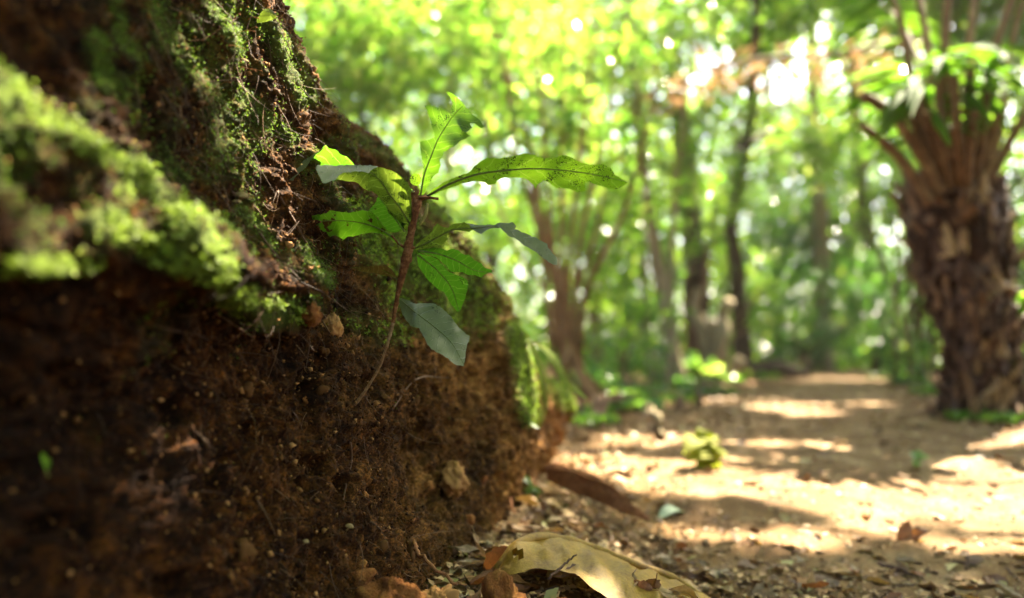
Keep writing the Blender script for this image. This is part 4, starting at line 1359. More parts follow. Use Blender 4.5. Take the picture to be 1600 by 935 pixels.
twig('slim twig lying from the bark strip towards the path', [gpos(985, 795, .004), gpos(1040, 806, .004), gpos(1120, 815, .003)], .0022, fork=(.02, .015, .002))
twig('dark twig lying at the right border of the path', [gpos(1560, 866, .003), gpos(1620, 876, .003)], .0028)
twig('pale bent twig at the foot of the bank, rooted above', [hitp(772, 690), P(785, 740, .93), P(800, 790, .9), gpos(835, 840, .005)], .0017, mat='wood')
twig('grey stick leaning from the bank foot to the orange clod', [hitp(640, 850, .004), P(670, 880, .56), P(715, 915, .55)], .0018, mat='wood')
for k in range(26):
    px, py = R.uniform(740, 1600), R.uniform(800, 960)
    if px > 1150 and py < 850:
        continue
    a = gpos(px, py, .004)
    if a[0] < bank_x(np.array([a[1]]), np.array([.01]))[0] + .02:
        continue
    th, L = R.uniform(0, 6.28), R.uniform(.02, .06)
    b = a + np.array([math.cos(th), math.sin(th), .02]) * L
    b[2] = gz(b[0], b[1]) + .004
    twig('short brown twig ' + ('by big yellow leaf' if px < 1060 else 'right of big yellow leaf' if px < 1330 else 'in near right corner') + (' near the edge' if py > 905 else ''), [a, (a + b) / 2 + np.array([0, 0, .003]), b], R.uniform(.0006, .0015), 'twigs in the litter')

# litter chips, too many to count
g = Geo()
n = 40000
px = R.uniform(560, 1700, n)
z_ = R.random(n)
Yc = .42 + 5.2 * z_ ** 2.2
Xc = (px - 800) / F * Yc
pth = (Xc > np.interp(Yc, PY, PL) + .03 + .12 * (Yc < .85)) & (Xc < np.interp(Yc, PY, PR) - .05)
keep = R.random(n) < np.where(pth, np.where(Yc < .85, .85, .22), np.where(Yc > 1.5, .55, .9))
keep &= Xc > bank_x(Yc, np.full(n, .01)) - .01
Xc, Yc = Xc[keep], Yc[keep]
n = len(Xc)
C = np.stack([Xc, Yc, ground_z(Xc, Yc) + .003 + .004 * R.random(n)], -1)
L = R.lognormal(-4.95, .55, n).clip(.002, .022) * np.clip(.6 + Yc * .6, .7, 2.2)
leaf_cloud(g, C, L, up_normals(n, .40), .5, .12, 0, False)
M['chips'] = island_mat('litter_chips', [(0, (.06, .026, .010)), (.35, (.17, .085, .03)), (.65, (.32, .18, .065)), (.85, (.46, .30, .14)), (1, (.22, .20, .06))], .65, spec=.35)
tag(g.obj('leaf_litter', M['chips']), 'scraps of dead leaves and bark scattered over the forest floor', kind='stuff')
g = Geo()
n = 14000
Yc = .42 + 3.5 * R.random(n) ** 2
Xc = (R.uniform(600, 1680, n) - 800) / F * Yc
k = Xc > bank_x(Yc, np.full(n, .01)) - .005
Xc, Yc = Xc[k], Yc[k]
scatter_octa(g, np.stack([Xc, Yc, ground_z(Xc, Yc) + .003], -1), R.lognormal(-6.3, .5, len(Xc)))
M['grit'] = island_mat('path_grit', [(0, (.12, .065, .03)), (.6, (.26, .16, .075)), (1, (.42, .30, .17))], .85)
tag(g.obj('earth_grit', M['grit']), 'loose crumbs of earth on the path and under the bank', kind='stuff')

# ------------------------------------------------------------------ tree fern on the right
FB = gpos(1542, 655)
FD = float((FB - CAM) @ FWD)
fern = thing('tree_fern', 'stout tree fern with a shaggy brown trunk at the right of the path', 'tree fern', FB)
tp = [np.array(FB) + np.array([0, .1, -.03])] + [P(x, y, FD + .1) for x, y in ((1536, 580), (1514, 470), (1497, 380), (1486, 300), (1482, 262))]
path = smooth_path(tp, 40)
trad = np.interp(np.linspace(0, 1, 40), [0, .12, .4, .65, .85, 1], [.058, .052, .072, .098, .106, .08])
g = Geo()
tube(g, path, trad, 28, .10, 9)
part(g, 'trunk', M['fern_trunk'], fern, True)
def base_mesh(k):
    rr = np.random.default_rng(40 + k)
    g = Geo()
    n, m_ = 6, 5
    V = []
    for i in range(n):
        s = i / (n - 1)
        w = (.032 * (1 - .45 * s) + .004 * rr.normal()) * (1 if i < n - 1 else .7)
        for j in range(m_):
            a = -1.2 + 2.4 * j / (m_ - 1)
            V.append([.005 + .028 * s ** 1.3 + .014 * math.cos(a) + rr.normal() * .0015, w * math.sin(a), -.02 + .10 * s + rr.normal() * .003])
        V.append([-.008 + .03 * s, 0, -.02 + .09 * s])
    q = m_ + 1
    fs = [[i * q + j, (i + 1) * q + j, (i + 1) * q + (j + 1) % q, i * q + (j + 1) % q] for i in range(n - 1) for j in range(q)]
    g.add(V, fs)
    g.add(V[-q:], [[0, 1, 2, 3], [3, 4, 5, 0]])
    g.add(V[:q], [[3, 2, 1, 0], [0, 5, 4, 3]])
    return g.mesh('frond_base', M['fern_base_%d' % (k % 3)])
for k, cc in enumerate(([(.3, (.035, .013, .003)), (.7, (.10, .042, .010))], [(.3, (.08, .034, .008)), (.7, (.21, .097, .026))], [(.3, (.2, .10, .028)), (.7, (.42, .26, .10))])):
    M['fern_base_%d' % k] = soil_mat('frond_base_fibre_%d' % k, cc, 40, fine=260, rough=.65, spec=.4, bd=.004)
FERN_LIT = []
g = Geo()
for k in range(420):
    u = R.uniform(.02, .97) * 39
    c = path[int(u)]
    rad = np.interp(u, np.arange(40), trad)
    th = R.uniform(0, 6.28)
    d = np.array([math.cos(th), math.sin(th), 0])
    a = c + d * (rad + R.uniform(0, .03))
    tip = a + d * R.uniform(0, .04) + np.array([R.normal() * .015, R.normal() * .015, -R.uniform(.03, .10)])
    tube(g, smooth_path([a, (a + tip) / 2 + d * .012, tip], 5), [.0022, .0008], 3, cap=False)
o = part(g, 'fibres', M['fern_trunk'], fern)
o['kind'] = 'stuff'
BM = [base_mesh(k) for k in range(6)]
off = np.array(FB)
for row in range(22):
    s = .02 + .93 * row / 21
    idx = s * 39
    c = path[int(idx)]
    rad = np.interp(idx, np.arange(40), trad)
    cntr = 12
    for j in range(cntr):
        th = 2 * math.pi * (j + .5 * (row % 2)) / cntr + R.normal() * .12
        o = bpy.data.objects.new('frond_base', BM[int(R.choice(6, p=[.24, .22, .08, .22, .18, .06]))])
        COL.objects.link(o)
        o.parent = fern
        d = np.array([math.cos(th), math.sin(th), 0])
        o.location = c + d * (rad * .95 + .004) - off + np.array([0, 0, R.normal() * .008])
        o.rotation_euler = (R.normal() * .3, R.normal() * .2 - .02, th + R.normal() * .2)
        sz = R.uniform(.42, .85)
        o.scale = (sz, sz, sz)
def frond(pts, r0, green, hang=1.0, mat='pinna', t0=.2):
    r0 *= .62 if green else .74
    p_ = smooth_path(pts, 36)
    FERN_LIT.extend(p_[4:30:3])
    g = Geo()
    tube(g, p_, np.interp(np.linspace(0, 1, 36), [0, .2, 1], [r0, r0 * .75, r0 * .25 if green else r0 * .6]), 9, .12, 3)
    fr = part(g, 'frond', M['stalk'], fern, True)
    if green:
        g = Geo()
        for k in range(int(36 * t0), 36):
            t = unit(p_[k] - p_[k - 1])
            sv = unit(np.cross(t, np.array([0, 0, 1]) + .2 * R.normal(size=3)))
            u = (k / 36 - t0) / (1 - t0)
            L = .30 * math.sin(math.pi * (.22 + .74 * u))
            for s in (-1, 1):
                for sub in range(3):
                    b = p_[k] + t * .012 * sub
                    tip = b + (sv * s * .8 + t * .35 + np.array([0, 0, -.55 * hang])) * L * R.uniform(.8, 1.15)
                    if b[2] < .88 or cull(np.array([(b + tip) / 2]), np.array([.1]))[0]:
                        bent_leaf(g, b, tip, .026, unit(np.array([0, -.3, 1]) + R.normal(size=3) * .2), .12, 5)
        part(g, 'pinnae', M[mat], fr)['kind'] = 'stuff'
def fp(x, y, dd):
    return P(x, y, FD + .1 + dd)
frond([fp(1468, 300, -.1), fp(1432, 232, -.16), fp(1392, 178, -.2), fp(1348, 148, -.24)], .026, False)
frond([fp(1452, 318, -.1), fp(1412, 255, -.14), fp(1380, 222, -.17), fp(1346, 196, -.2)], .022, False)
frond([fp(1470, 290, -.05), fp(1444, 210, -.1), fp(1424, 120, -.12), (fp(1400, 10, -.1)), fp(1345, -70, 0)], .026, True)
frond([fp(1478, 280, 0), fp(1458, 160, .02), fp(1444, 40, .1), fp(1410, -70, .3), fp(1350, -110, .6)], .024, True)
frond([fp(1488, 280, -.08), fp(1478, 170, -.14), fp(1478, 40, -.14), fp(1490, -60, -.05), fp(1530, -130, .1)], .026, True)
frond([fp(1500, 280, 0), fp(1508, 160, .05), fp(1520, 20, .2), fp(1540, -80, .5), fp(1560, -100, .9)], .024, True)
frond([fp(1512, 285, -.06), fp(1530, 190, -.1), fp(1560, 60, -.1), fp(1610, -50, -.06), fp(1720, -90, .05)], .026, True)
frond([fp(1528, 320, -.05), fp(1556, 262, -.08), fp(1590, 200, -.1), fp(1650, 110, -.12), fp(1780, 40, -.15)], .026, True, t0=.6)
frond([fp(1530, 290, .05), fp(1560, 210, .08), fp(1575, 100, .12), fp(1600, 0, .2), fp(1680, -100, .35)], .024, True, t0=.5)
for x0_, x1_, y1_, dd in ((1478, 1408, 152, -.12), (1484, 1432, 128, -.16), (1494, 1462, 108, -.18), (1503, 1490, 118, -.2), (1512, 1516, 96, -.16), (1520, 1543, 140, -.16), (1528, 1562, 178, -.12), (1490, 1446, 176, -.2), (1508, 1526, 172, -.22)):
    frond([fp(x0_, 322, -.04), fp(x0_ * .7 + x1_ * .3, 262, dd * .7), fp(x0_ * .35 + x1_ * .65, 205, dd), fp(x1_, y1_, dd * 1.2)], R.uniform(.016, .024), False)
frond([fp(1485, 280, .05), fp(1450, 150, .2), fp(1420, 60, .4), fp(1380, 10, .7), fp(1340, 0, 1.0)], .02, True)

# ------------------------------------------------------------------ trees, shrubs, canopy
def base_at(px, d, sink=.03):
    q = P(px, 560, d)
    return np.array([q[0], q[1], gz(q[0], q[1]) - sink])
def blobs(g, lst, kind_spread=.7):
    """lst: (centre, (rx, ry, rz), clumps, leaves per clump, leaf length)"""
    tips = []
    for c, rad, nc, per, L in lst:
        cc = unit(R.normal(size=(nc, 3))) * (R.uniform(.15, 1, (nc, 1)) ** .5) * np.asarray(rad) + np.asarray(c)
        tips += list(cc[:3])
        cs = np.repeat(cc, per, axis=0)
        spread = np.asarray(rad).mean() * .24
        C = cs + R.normal(size=cs.shape) * spread * np.array([1, 1, .6])
        C[:, 2] = np.maximum(C[:, 2], .03)
        leaf_cloud(g, C, L * R.uniform(.6, 1.3, len(C)), up_normals(len(C), kind_spread), .45)
    return tips
def tree(label, px_path, d, r, mat, crown, leaf, cat='tree', group=None, name='forest_tree', dlean=0.0, spread=.75):
    b = base_at(px_path[0][0], d)
    pts = [b] + [P(x, y, d + dlean * k) for k, (x, y) in enumerate(px_path[1:], 1)]
    root = thing(name, label, cat, b, group)
    pp = smooth_path(pts, 30)
    pp[1:-1] += np.cumsum(R.normal(size=(28, 3)), axis=0) * r * .05
    g = Geo()
    tube(g, pp, np.interp(np.linspace(0, 1, 30), [0, .06, .2, 1], [r * 1.5, r * 1.1, r, r * .45]), 12, .22, int(d * 100))
    part(g, 'trunk', M[mat], root, True)
    if crown:
        g = Geo()
        tips = blobs(g, crown, spread)
        g2 = Geo()
        for t in tips[:14]:
            k = int(np.argmin(np.linalg.norm(pp[8:] - t + np.array([0, 0, .3]), axis=1))) + 8
            m_ = (pp[k] + t) / 2 + np.array([0, 0, .1 * np.linalg.norm(t - pp[k])])
            tube(g2, smooth_path([pp[k], m_, t], 8), [r * .3, r * .08], 6, .2)
        part(g2, 'branches', M[mat], root, True)['kind'] = 'stuff'
        part(g, 'crown', M[leaf], root)
    return root
def bl(px, py, d, rx, ry, rz, nc, per, L):
    return (P(px, py, d), (rx, ry, rz), nc, per, L)
GT = 'trees of the forest behind the path'
tree('thick dark tree trunk left of the path, pale stump before it', [(1102, 0), (1090, 480), (1085, 380), (1075, 250), (1062, 120), (1040, -80), (1030, -260)], 6.6, .10, 'bark_dark',
     [bl(1030, -40, 6.4, 1.0, .9, .6, 16, 60, .12), bl(1120, 70, 7.0, .8, .8, .5, 10, 50, .11), bl(960, 90, 6.6, .8, .8, .5, 12, 50, .11), bl(1010, 220, 7, .6, .6, .4, 8, 50, .10)], 'leaf_yellow', group=GT)
tree('slim dark curving trunk beside the path', [(1168, 0), (1158, 510), (1150, 430), (1142, 350), (1158, 270), (1172, 190), (1180, 80), (1190, -120)], 6.1, .062, 'bark_dark',
     [bl(1150, -80, 6.2, .6, .8, .4, 6, 45, .11), bl(1290, 210, 7.2, .5, .7, .3, 7, 40, .10), bl(1230, 230, 7.4, .6, .6, .4, 10, 60, .10)], 'leaf_yellow', group=GT)
tree('slim pale leaning trunk among the shrubs left of the dark trunks', [(1060, 0), (1042, 500), (1027, 420), (1015, 340), (1000, 220), (985, 60), (970, -120)], 5.0, .040, 'bark_pale',
     [bl(960, -20, 5.0, .8, .7, .5, 12, 55, .10), bl(920, 120, 5.2, .6, .5, .4, 10, 50, .09)], 'leaf_yellow', group=GT)
tree('dark trunk in the green right of the path, near the tree fern', [(1378, 0), (1368, 450), (1356, 350), (1342, 220), (1330, 60), (1310, -160)], 8.2, .075, 'bark_dark',
     [bl(1370, 90, 8.5, .6, 1, .5, 8, 50, .12), bl(1400, 200, 8.8, .9, .9, .6, 14, 60, .11), bl(1340, 300, 9, .9, .9, .5, 12, 60, .11)], 'leaf_green', group=GT)
tree('pale grey green trunk standing at the end of the path', [(1285, 0), (1280, 450), (1276, 350), (1268, 200), (1262, 20), (1250, -200)], 9.2, .10, 'bark_pale',
     [bl(1250, 330, 10, 1.1, 1, .6, 16, 60, .12), bl(1200, 390, 9.6, .8, .8, .5, 14, 60, .10), bl(1310, 420, 9.5, .8, .8, .5, 14, 60, .10)], 'leaf_deep', group=GT)
tree('reddish brown trunk forking over the seedling, against bright leaves', [(885, 0), (868, 430), (845, 330), (826, 230), (805, 160), (785, 100), (760, -30), (740, -160)], 3.8, .021, 'cane',
     [bl(740, -30, 3.8, .55, .5, .3, 24, 36, .066), bl(820, 40, 4, .5, .45, .3, 24, 36, .062), bl(700, 100, 4, .45, .4, .28, 24, 36, .06), bl(790, 170, 4.2, .4, .4, .25, 16, 34, .058)], 'leaf_yellow', group=GT)
tree('slender grey trunk standing behind the crest of the bank', [(500, 0), (490, 250), (484, 100), (478, -60), (470, -200)], 4.4, .034, 'bark',
     [bl(480, 30, 4.0, .5, .5, .32, 28, 34, .072), bl(560, 80, 4.0, .5, .5, .3, 28, 36, .068), bl(640, 30, 4.2, .5, .5, .35, 28, 36, .068), bl(520, 160, 4.2, .45, .5, .26, 24, 34, .066), bl(600, 180, 4.4, .45, .5, .26, 24, 34, .062), bl(440, 100, 4, .4, .4, .3, 16, 34, .068), bl(570, -60, 4.2, .7, .6, .3, 20, 34, .068)], 'leaf_yellow', group=GT)
for k, (px, d, r, lean, nm) in enumerate([(930, 9.5, .07, -10, 'brown'), (985, 12, .1, 15, 'dark'), (1215, 12.5, .09, -12, 'dark'), (1330, 13, .11, 8, 'dark'), (1440, 10.5, .09, -20, 'brown'), (690, 8, .06, 14, 'brown'), (770, 10, .08, -8, 'dark'), (1130, 10.5, .05, 20, 'brown'), (1010, 8, .04, -18, 'brown'), (610, 10, .08, 10, 'dark')]):
    tree('%s trunk far back in the forest, %s' % (nm, ['behind the tip of the long right leaf', 'left of the thick dark trunk', 'over the far bend of the path', 'right of the pale grey green trunk', 'just left of the tree fern', 'behind the top leaf of the seedling', 'between the top leaf and the long right leaf', 'between the two dark trunks', 'beside the slim pale leaning trunk', 'over the crest of the bank'][k]),
         [(px, 0), (px + lean * .3, 380), (px + lean, 200), (px + lean * 1.4, 0), (px + lean * 2, -200)], d, r, 'bark_dark' if nm == 'dark' else 'bark',
         [bl(px + R.normal() * 40, R.uniform(-40, 120), d, 1.2, 1, .7, 12, 60, .13), bl(px + R.normal() * 60, R.uniform(150, 330), d + .5, 1.1, 1, .6, 13, 60, .12)], ['leaf_yellow', 'leaf_green', 'leaf_green'][k % 3], group=GT)

tree('thin young tree veiling the dark trunks with small leaves', [(1045, 0), (1048, 450), (1056, 300), (1070, 150), (1090, 0), (1100, -100)], 4.6, .018, 'bark_pale',
     [bl(1080, 60, 4.6, .35, .35, .22, 16, 34, .05), bl(1130, 180, 4.8, .3, .3, .2, 14, 34, .05), bl(1030, 230, 4.6, .28, .3, .18, 12, 32, .05), bl(1090, 320, 5, .3, .3, .2, 12, 30, .05), bl(1000, 130, 4.6, .3, .3, .2, 12, 32, .05), bl(1190, 300, 5.4, .3, .3, .22, 12, 32, .05)], 'leaf_yellow', group=GT)
# clump of brown cane-like stems behind the bank
cb = base_at(884, 2.75)
clump = thing('stem_clump', 'clump of brown cane stems fanning up behind the end of the bank', 'shrub', cb)
for k, (mx, my, tx, ty, dd) in enumerate([(852, 420, 812, 250, .1), (866, 420, 850, 220, -.1), (878, 400, 880, 180, .15), (890, 400, 915, 190, 0), (900, 430, 945, 200, -.1), (912, 470, 975, 330, .1), (858, 470, 800, 380, .2), (884, 460, 900, 300, -.15), (896, 480, 932, 360, .25), (872, 480, 838, 340, .25)]):
    b = cb + np.array([R.normal() * .12, R.normal() * .1, 0])
    pp = smooth_path([b, P(884 + (mx - 884) * .8, 520, 2.75 + dd * .3), P(mx, my, 2.75 + dd * .6), P(tx, ty, 2.75 + dd), P(tx + (tx - mx) * .8, ty - 200, 2.75 + dd * 1.3)], 22)
    g = Geo()
    tube(g, pp, np.array([.012, .011, .008, .004]) * R.uniform(.6, 1.15), 8, .25, k)
    part(g, 'stem', M['cane'], clump, True)
g = Geo()
blobs(g, [bl(820, 210, 2.9, .28, .3, .16, 9, 26, .07), bl(930, 180, 3.0, .3, .3, .18, 9, 26, .07), bl(880, 60, 3.1, .4, .4, .2, 9, 26, .08), bl(990, 300, 3.0, .22, .25, .14, 6, 22, .06)], .8)
part(g, 'foliage', M['leaf_yellow'], clump)

# pale gnarled stump with sunlit leaves at the left of the path
sb = base_at(1112, 5.4)
st = thing('gnarled_stump', 'pale gnarled stump with crooked sunlit branches left of the path', 'stump', sb)
for k, pts in enumerate([[(1112, 580), (1098, 520), (1085, 480), (1092, 450)], [(1120, 580), (1130, 520), (1128, 495), (1140, 470)], [(1108, 560), (1120, 530), (1112, 500)], [(1125, 600), (1150, 575), (1160, 560)]]):
    pp = smooth_path([sb + np.array([R.normal() * .03, 0, 0])] + [P(x, y, 5.4 + R.normal() * .08) for x, y in pts[1:]], 14)
    lit(pp[-1], .12)
    g = Geo()
    tube(g, pp, [.06, .045, .03], 9, .35, k)
    part(g, 'branch', M['bark_pale'], st, True)
def shrub(label, px, d, blist, leaf, group='shrubs of the undergrowth along the path', stems=6, spread=.9, name='shrub'):
    b = base_at(px, d)
    root = thing(name, label, 'shrub', b, group)
    g = Geo()
    tips = blobs(g, blist, spread)
    part(g, 'foliage', M[leaf], root)
    g = Geo()
    for k in range(min(len(tips), stems * 2)):
        t = tips[k]
        s = b + np.array([R.normal() * .08, R.normal() * .08, 0])
        tube(g, smooth_path([s, (s * .6 + t * .4) + np.array([0, 0, .08]), t], 8), [.014, .004], 5, .1)
    part(g, 'stems', M['bark'], root, True)['kind'] = 'stuff'
lit(P(1105, 570, 5.1), .25)
lit(P(1130, 600, 5.1), .15)
shrub('small shrub of white sunlit leaves in front of the pale stump', 1105, 5.1, [bl(1100, 575, 5.0, .10, .1, .08, 6, 12, .075), bl(1125, 598, 5.0, .09, .1, .05, 5, 10, .07)], 'leaf_yellow')
shrub('low shrub behind the far end of the bank', 960, 4.3, [bl(955, 560, 4.3, .28, .25, .16, 12, 26, .055), bl(985, 500, 4.5, .25, .25, .18, 10, 26, .055), bl(940, 620, 4.0, .15, .2, .07, 8, 18, .05)], 'leaf_green')
shrub('shrub under the slim pale leaning trunk', 1030, 5.2, [bl(1020, 560, 5.2, .3, .3, .18, 12, 30, .055), bl(1050, 470, 5.4, .28, .3, .22, 12, 28, .055), bl(1075, 620, 4.8, .15, .2, .05, 7, 16, .05)], 'leaf_deep')
shrub('tall shrub behind the clump of canes', 940, 6.2, [bl(930, 420, 6.2, .5, .4, .4, 14, 40, .08), bl(970, 320, 6.4, .5, .4, .35, 12, 40, .085), bl(860, 330, 6.4, .5, .4, .4, 12, 40, .085), bl(760, 320, 6.2, .55, .4, .4, 12, 40, .085)], 'leaf_green')
shrub('shrub between the two dark trunks', 1130, 7.4, [bl(1130, 420, 7.4, .45, .4, .4, 14, 40, .08), bl(1110, 320, 7.6, .4, .4, .3, 10, 36, .08), bl(1130, 540, 7.2, .4, .3, .2, 12, 30, .07)], 'leaf_green')
shrub('loose leafy shrub half hiding the dark trunks', 1070, 5.6, [bl(1060, 400, 5.6, .32, .3, .25, 14, 30, .06), bl(1150, 380, 5.8, .28, .3, .25, 10, 26, .06), bl(1110, 260, 5.8, .35, .3, .25, 12, 28, .06), bl(1200, 470, 6, .25, .3, .25, 10, 26, .06)], 'leaf_green')
shrub('dense shrub closing the far bend of the path', 1250, 8.0, [bl(1240, 520, 8.0, .6, .4, .35, 22, 44, .07), bl(1320, 500, 8.2, .6, .4, .4, 22, 44, .07), bl(1200, 440, 8.3, .5, .4, .35, 14, 40, .075)], 'leaf_deep')
shrub('deep green bush right of the path bend, before the dark trunk', 1395, 6.6, [bl(1390, 540, 6.6, .36, .35, .25, 16, 36, .06), bl(1420, 450, 6.8, .4, .35, .35, 16, 40, .065), bl(1350, 440, 7.4, .45, .4, .35, 14, 40, .07)], 'leaf_deep')
shrub('pale sunlit bush close left of the tree fern', 1420, 5.0, [bl(1405, 330, 5.4, .28, .3, .3, 12, 32, .06), bl(1430, 560, 4.4, .13, .2, .13, 8, 20, .045), bl(1380, 270, 5.6, .3, .3, .25, 9, 30, .065)], 'leaf_green')
shrub('dark bush behind the tree fern at the right edge', 1620, 4.4, [bl(1610, 420, 4.4, .3, .3, .3, 14, 32, .06), bl(1600, 250, 4.6, .35, .3, .3, 14, 34, .065), bl(1640, 560, 4.2, .25, .3, .2, 12, 28, .055), bl(1570, 120, 5, .5, .4, .35, 14, 36, .075)], 'leaf_deep')
lit(P(1590, 485, 2.1), .06)
shrub('bright leafy sprig reaching in at the right edge before the tree fern', 1640, 2.1, [bl(1594, 482, 2.1, .035, .05, .035, 4, 7, .06), bl(1640, 470, 2.1, .08, .08, .06, 6, 10, .06)], 'leaf_yellow', stems=3)
shrub('low pale weeds at the foot of the tree fern', 1575, 2.2, [bl(1545, 690, 1.95, .09, .08, .015, 9, 12, .035), bl(1590, 700, 1.9, .09, .08, .018, 9, 12, .035), bl(1592, 655, 2.2, .05, .06, .02, 5, 9, .035)], 'leaf_green', stems=3)
shrub('low weeds at the left border of the path by the end of the bank', 950, 2.6, [bl(935, 680, 1.9, .05, .08, .02, 8, 9, .035), bl(965, 660, 2.4, .1, .1, .03, 8, 10, .04), bl(905, 672, 1.8, .03, .05, .02, 4, 8, .03)], 'leaf_green', stems=3)
for k, (px, py, d_, w_, h_, n_, lf) in enumerate([(955, 640, 3.1, .10, .045, 9, 'leaf_green'), (1005, 625, 3.6, .12, .06, 10, 'leaf_deep'), (1062, 618, 4.0, .14, .07, 10, 'leaf_green'), (1125, 612, 4.6, .14, .06, 9, 'leaf_deep'), (1180, 594, 5.6, .16, .07, 9, 'leaf_green'),
                                       (1425, 600, 4.6, .13, .10, 10, 'leaf_deep'), (1455, 625, 3.4, .08, .06, 8, 'leaf_green'), (1400, 588, 5.6, .18, .10, 10, 'leaf_deep'), (930, 600, 3.2, .10, .10, 10, 'leaf_deep'), (985, 662, 2.5, .10, .03, 9, 'leaf_deep'), (1050, 650, 2.8, .10, .035, 9, 'leaf_green'), (930, 668, 2.2, .06, .03, 8, 'leaf_green'), (1105, 632, 3.4, .11, .05, 9, 'leaf_deep')]):
    shrub(['low green plants just right of the end of the bank', 'low dark plants left of the path, beyond the pale stick', 'low green plants at the foot of the slim pale trunk', 'low dark plants before the sunlit white shrub', 'low green plants at the bend of the path by the log',
           'dark plants on the right border where the path bends', 'small green plants just left of the tree fern foot', 'dark plants behind the right bend of the path', 'dark plants filling the gap behind the end of the bank', 'low dark weeds around the pale stick', 'low green weeds left of the path behind the yellow sprig', 'small green weeds at the very end of the bank', 'low dark weeds on the left border where the path narrows'][k], px, d_,
          [bl(px, py, d_, w_, w_, h_, n_, 16, .042)], lf, 'low plants along the path borders', 4)
# white pale stick standing at the path border
q = gpos(1030, 690)
d = float((q - CAM) @ FWD)
lit(P(1020, 650, d), .05)
twig('pale sunlit stick standing at the left border of the path', [q, P(1024, 660, d), P(1012, 628, d + .03)], .012, mat='bark_pale')
# log at the far bend
a, b = base_at(1165, 6.0, -.05), base_at(1262, 6.2, -.03)
g = Geo()
tube(g, smooth_path([a, (a + b) / 2 + np.array([0, 0, .03]), b], 16), [.075, .07, .03], 10, .25, 8)
tag(g.obj('fallen_log', M['bark_dark'], None, True, loc=a), 'dark fallen log beside the far bend of the path', 'log')
# dry hanging branch in the canopy
pp = smooth_path([P(985, 160, 4.4), P(1060, 125, 4.3), P(1130, 102, 4.2), P(1200, 92, 4.2), P(1290, 88, 4.3), P(1420, 60, 4.6)], 30)
for k in range(4, 26, 2):
    lit(pp[k], .08)
br = thing('dry_branch', 'dry tan branch with withered leaves arching across the bright canopy', 'branch', pp[-1])
g = Geo()
tube(g, pp, [.006, .016, .022, .024], 8, .2)
part(g, 'stem', M['bark_pale'], br, True)
g = Geo()
k = R.integers(2, 27, 170)
C = pp[k] + R.normal(size=(170, 3)) * np.array([.08, .1, .06]) + np.array([0, 0, -.06])
leaf_cloud(g, C, R.uniform(.06, .13, 170), R.normal(size=(170, 3)) + np.array([0, 0, .6]), .4, culled=False)
part(g, 'withered_leaves', M['leaf_tan'], br)

# far wood, one mass
g = Geo()
n = 95000
ang = R.uniform(-.85, .95, n)
rad = R.uniform(10.5, 17, n)
X = rad * np.sin(ang)
Y = rad * np.cos(ang)
zz = 7.5 * R.random(n) ** 1.25
C = np.stack([X, Y, zz], -1)
dens = fbm(C, .55, 2, 401)
gap = np.exp(-((ang - .30) / .2) ** 2 - ((zz - 6.8) / 2.0) ** 2)
k = dens > -.95 + .12 * zz + 2.6 * gap
C = C[k]
leaf_cloud(g, C, R.uniform(.10, .24, len(C)), up_normals(len(C), 1.0), .5)
tag(g.obj('far_wood', M['leaf_green']), 'far green wood closing the view', kind='stuff')

g = Geo()
n = 30000
Yw = R.uniform(7.5, 11.5, n)
Xw = R.uniform(-4, 9, n)
pc = np.interp(Yw, PY, (PL + PR) / 2)
k = (np.abs(Xw - pc) > np.where(Yw < 9, .9, .0))
C = np.stack([Xw, Yw, 2.3 * R.random(n) ** 1.1], -1)[k]
C = C[fbm(C, .9, 2, 411) > -.25 + .12 * C[:, 2]]
leaf_cloud(g, C, R.uniform(.06, .15, len(C)), up_normals(len(C), .9), .5)
tag(g.obj('undergrowth', M['leaf_green']), 'deep green tangle of undergrowth in front of the far wood', kind='stuff')

# added trees, crowns placed along sun rays and thinned to shape light and shade
def add_shade_tree(label, base, top, q0, q1, n, h, leaf, L=.13, spread=.16, fine=False):
    b = np.array([base[0], base[1], gz(*base) - .05])
    root = thing('canopy_tree', label, 'tree', b, 'trees roofing the path')
    t = np.array(top)
    pp = smooth_path([b, b * .6 + t * .4 + np.array([.1, .05, .2]), t], 24)
    g = Geo()
    tube(g, pp, [.13, .09, .05], 12, .2)
    part(g, 'trunk', M['bark'], root, True)
    nq = max(6, n // 40)
    cq = np.stack([R.uniform(q0[0], q1[0], nq), R.uniform(q0[1], q1[1], nq)], -1)
    q = np.repeat(cq, 40, axis=0) + R.normal(size=(nq * 40, 2)) * spread
    ch = np.repeat(R.uniform(h[0], h[1], nq), 40) + R.normal(size=nq * 40) * .12
    C = np.stack([q[:, 0] + S[0] / S[2] * ch, q[:, 1] + S[1] / S[2] * ch, ch], -1)
    g = Geo()
    leaf_cloud(g, C, L * R.uniform(.7, 1.3, len(C)), up_normals(len(C), .45), .5)
    if fine:
        # loose tiny leaves added in the sun's way to shade the listed points
        Q = np.array([p + S * ((hh - p[2]) / S[2]) for p in SHADE for hh in R.uniform(h[0] - .4, h[1] - .3, 8)])
        Q[:, :2] += R.normal(size=(len(Q), 2)) * .006
        leaf_cloud(g, Q, R.uniform(.011, .021, len(Q)), up_normals(len(Q), .35), .6)
    part(g, 'crown', M[leaf], root)
    g = Geo()
    for k in range(0, nq, max(1, nq // 24)):
        e = np.array([cq[k, 0] + S[0] / S[2] * ch[k * 40], cq[k, 1] + S[1] / S[2] * ch[k * 40], ch[k * 40]])
        s = pp[R.integers(16, 24)]
        bp_ = smooth_path([s, (s + e) / 2 + np.array([0, 0, .15]), e], 14)
        if not cull(bp_[3:], np.full(11, .05)).all():
            continue
        tube(g, bp_, [.03, .006], 6, .2)
    part(g, 'branches', M['bark'], root, True)['kind'] = 'stuff'
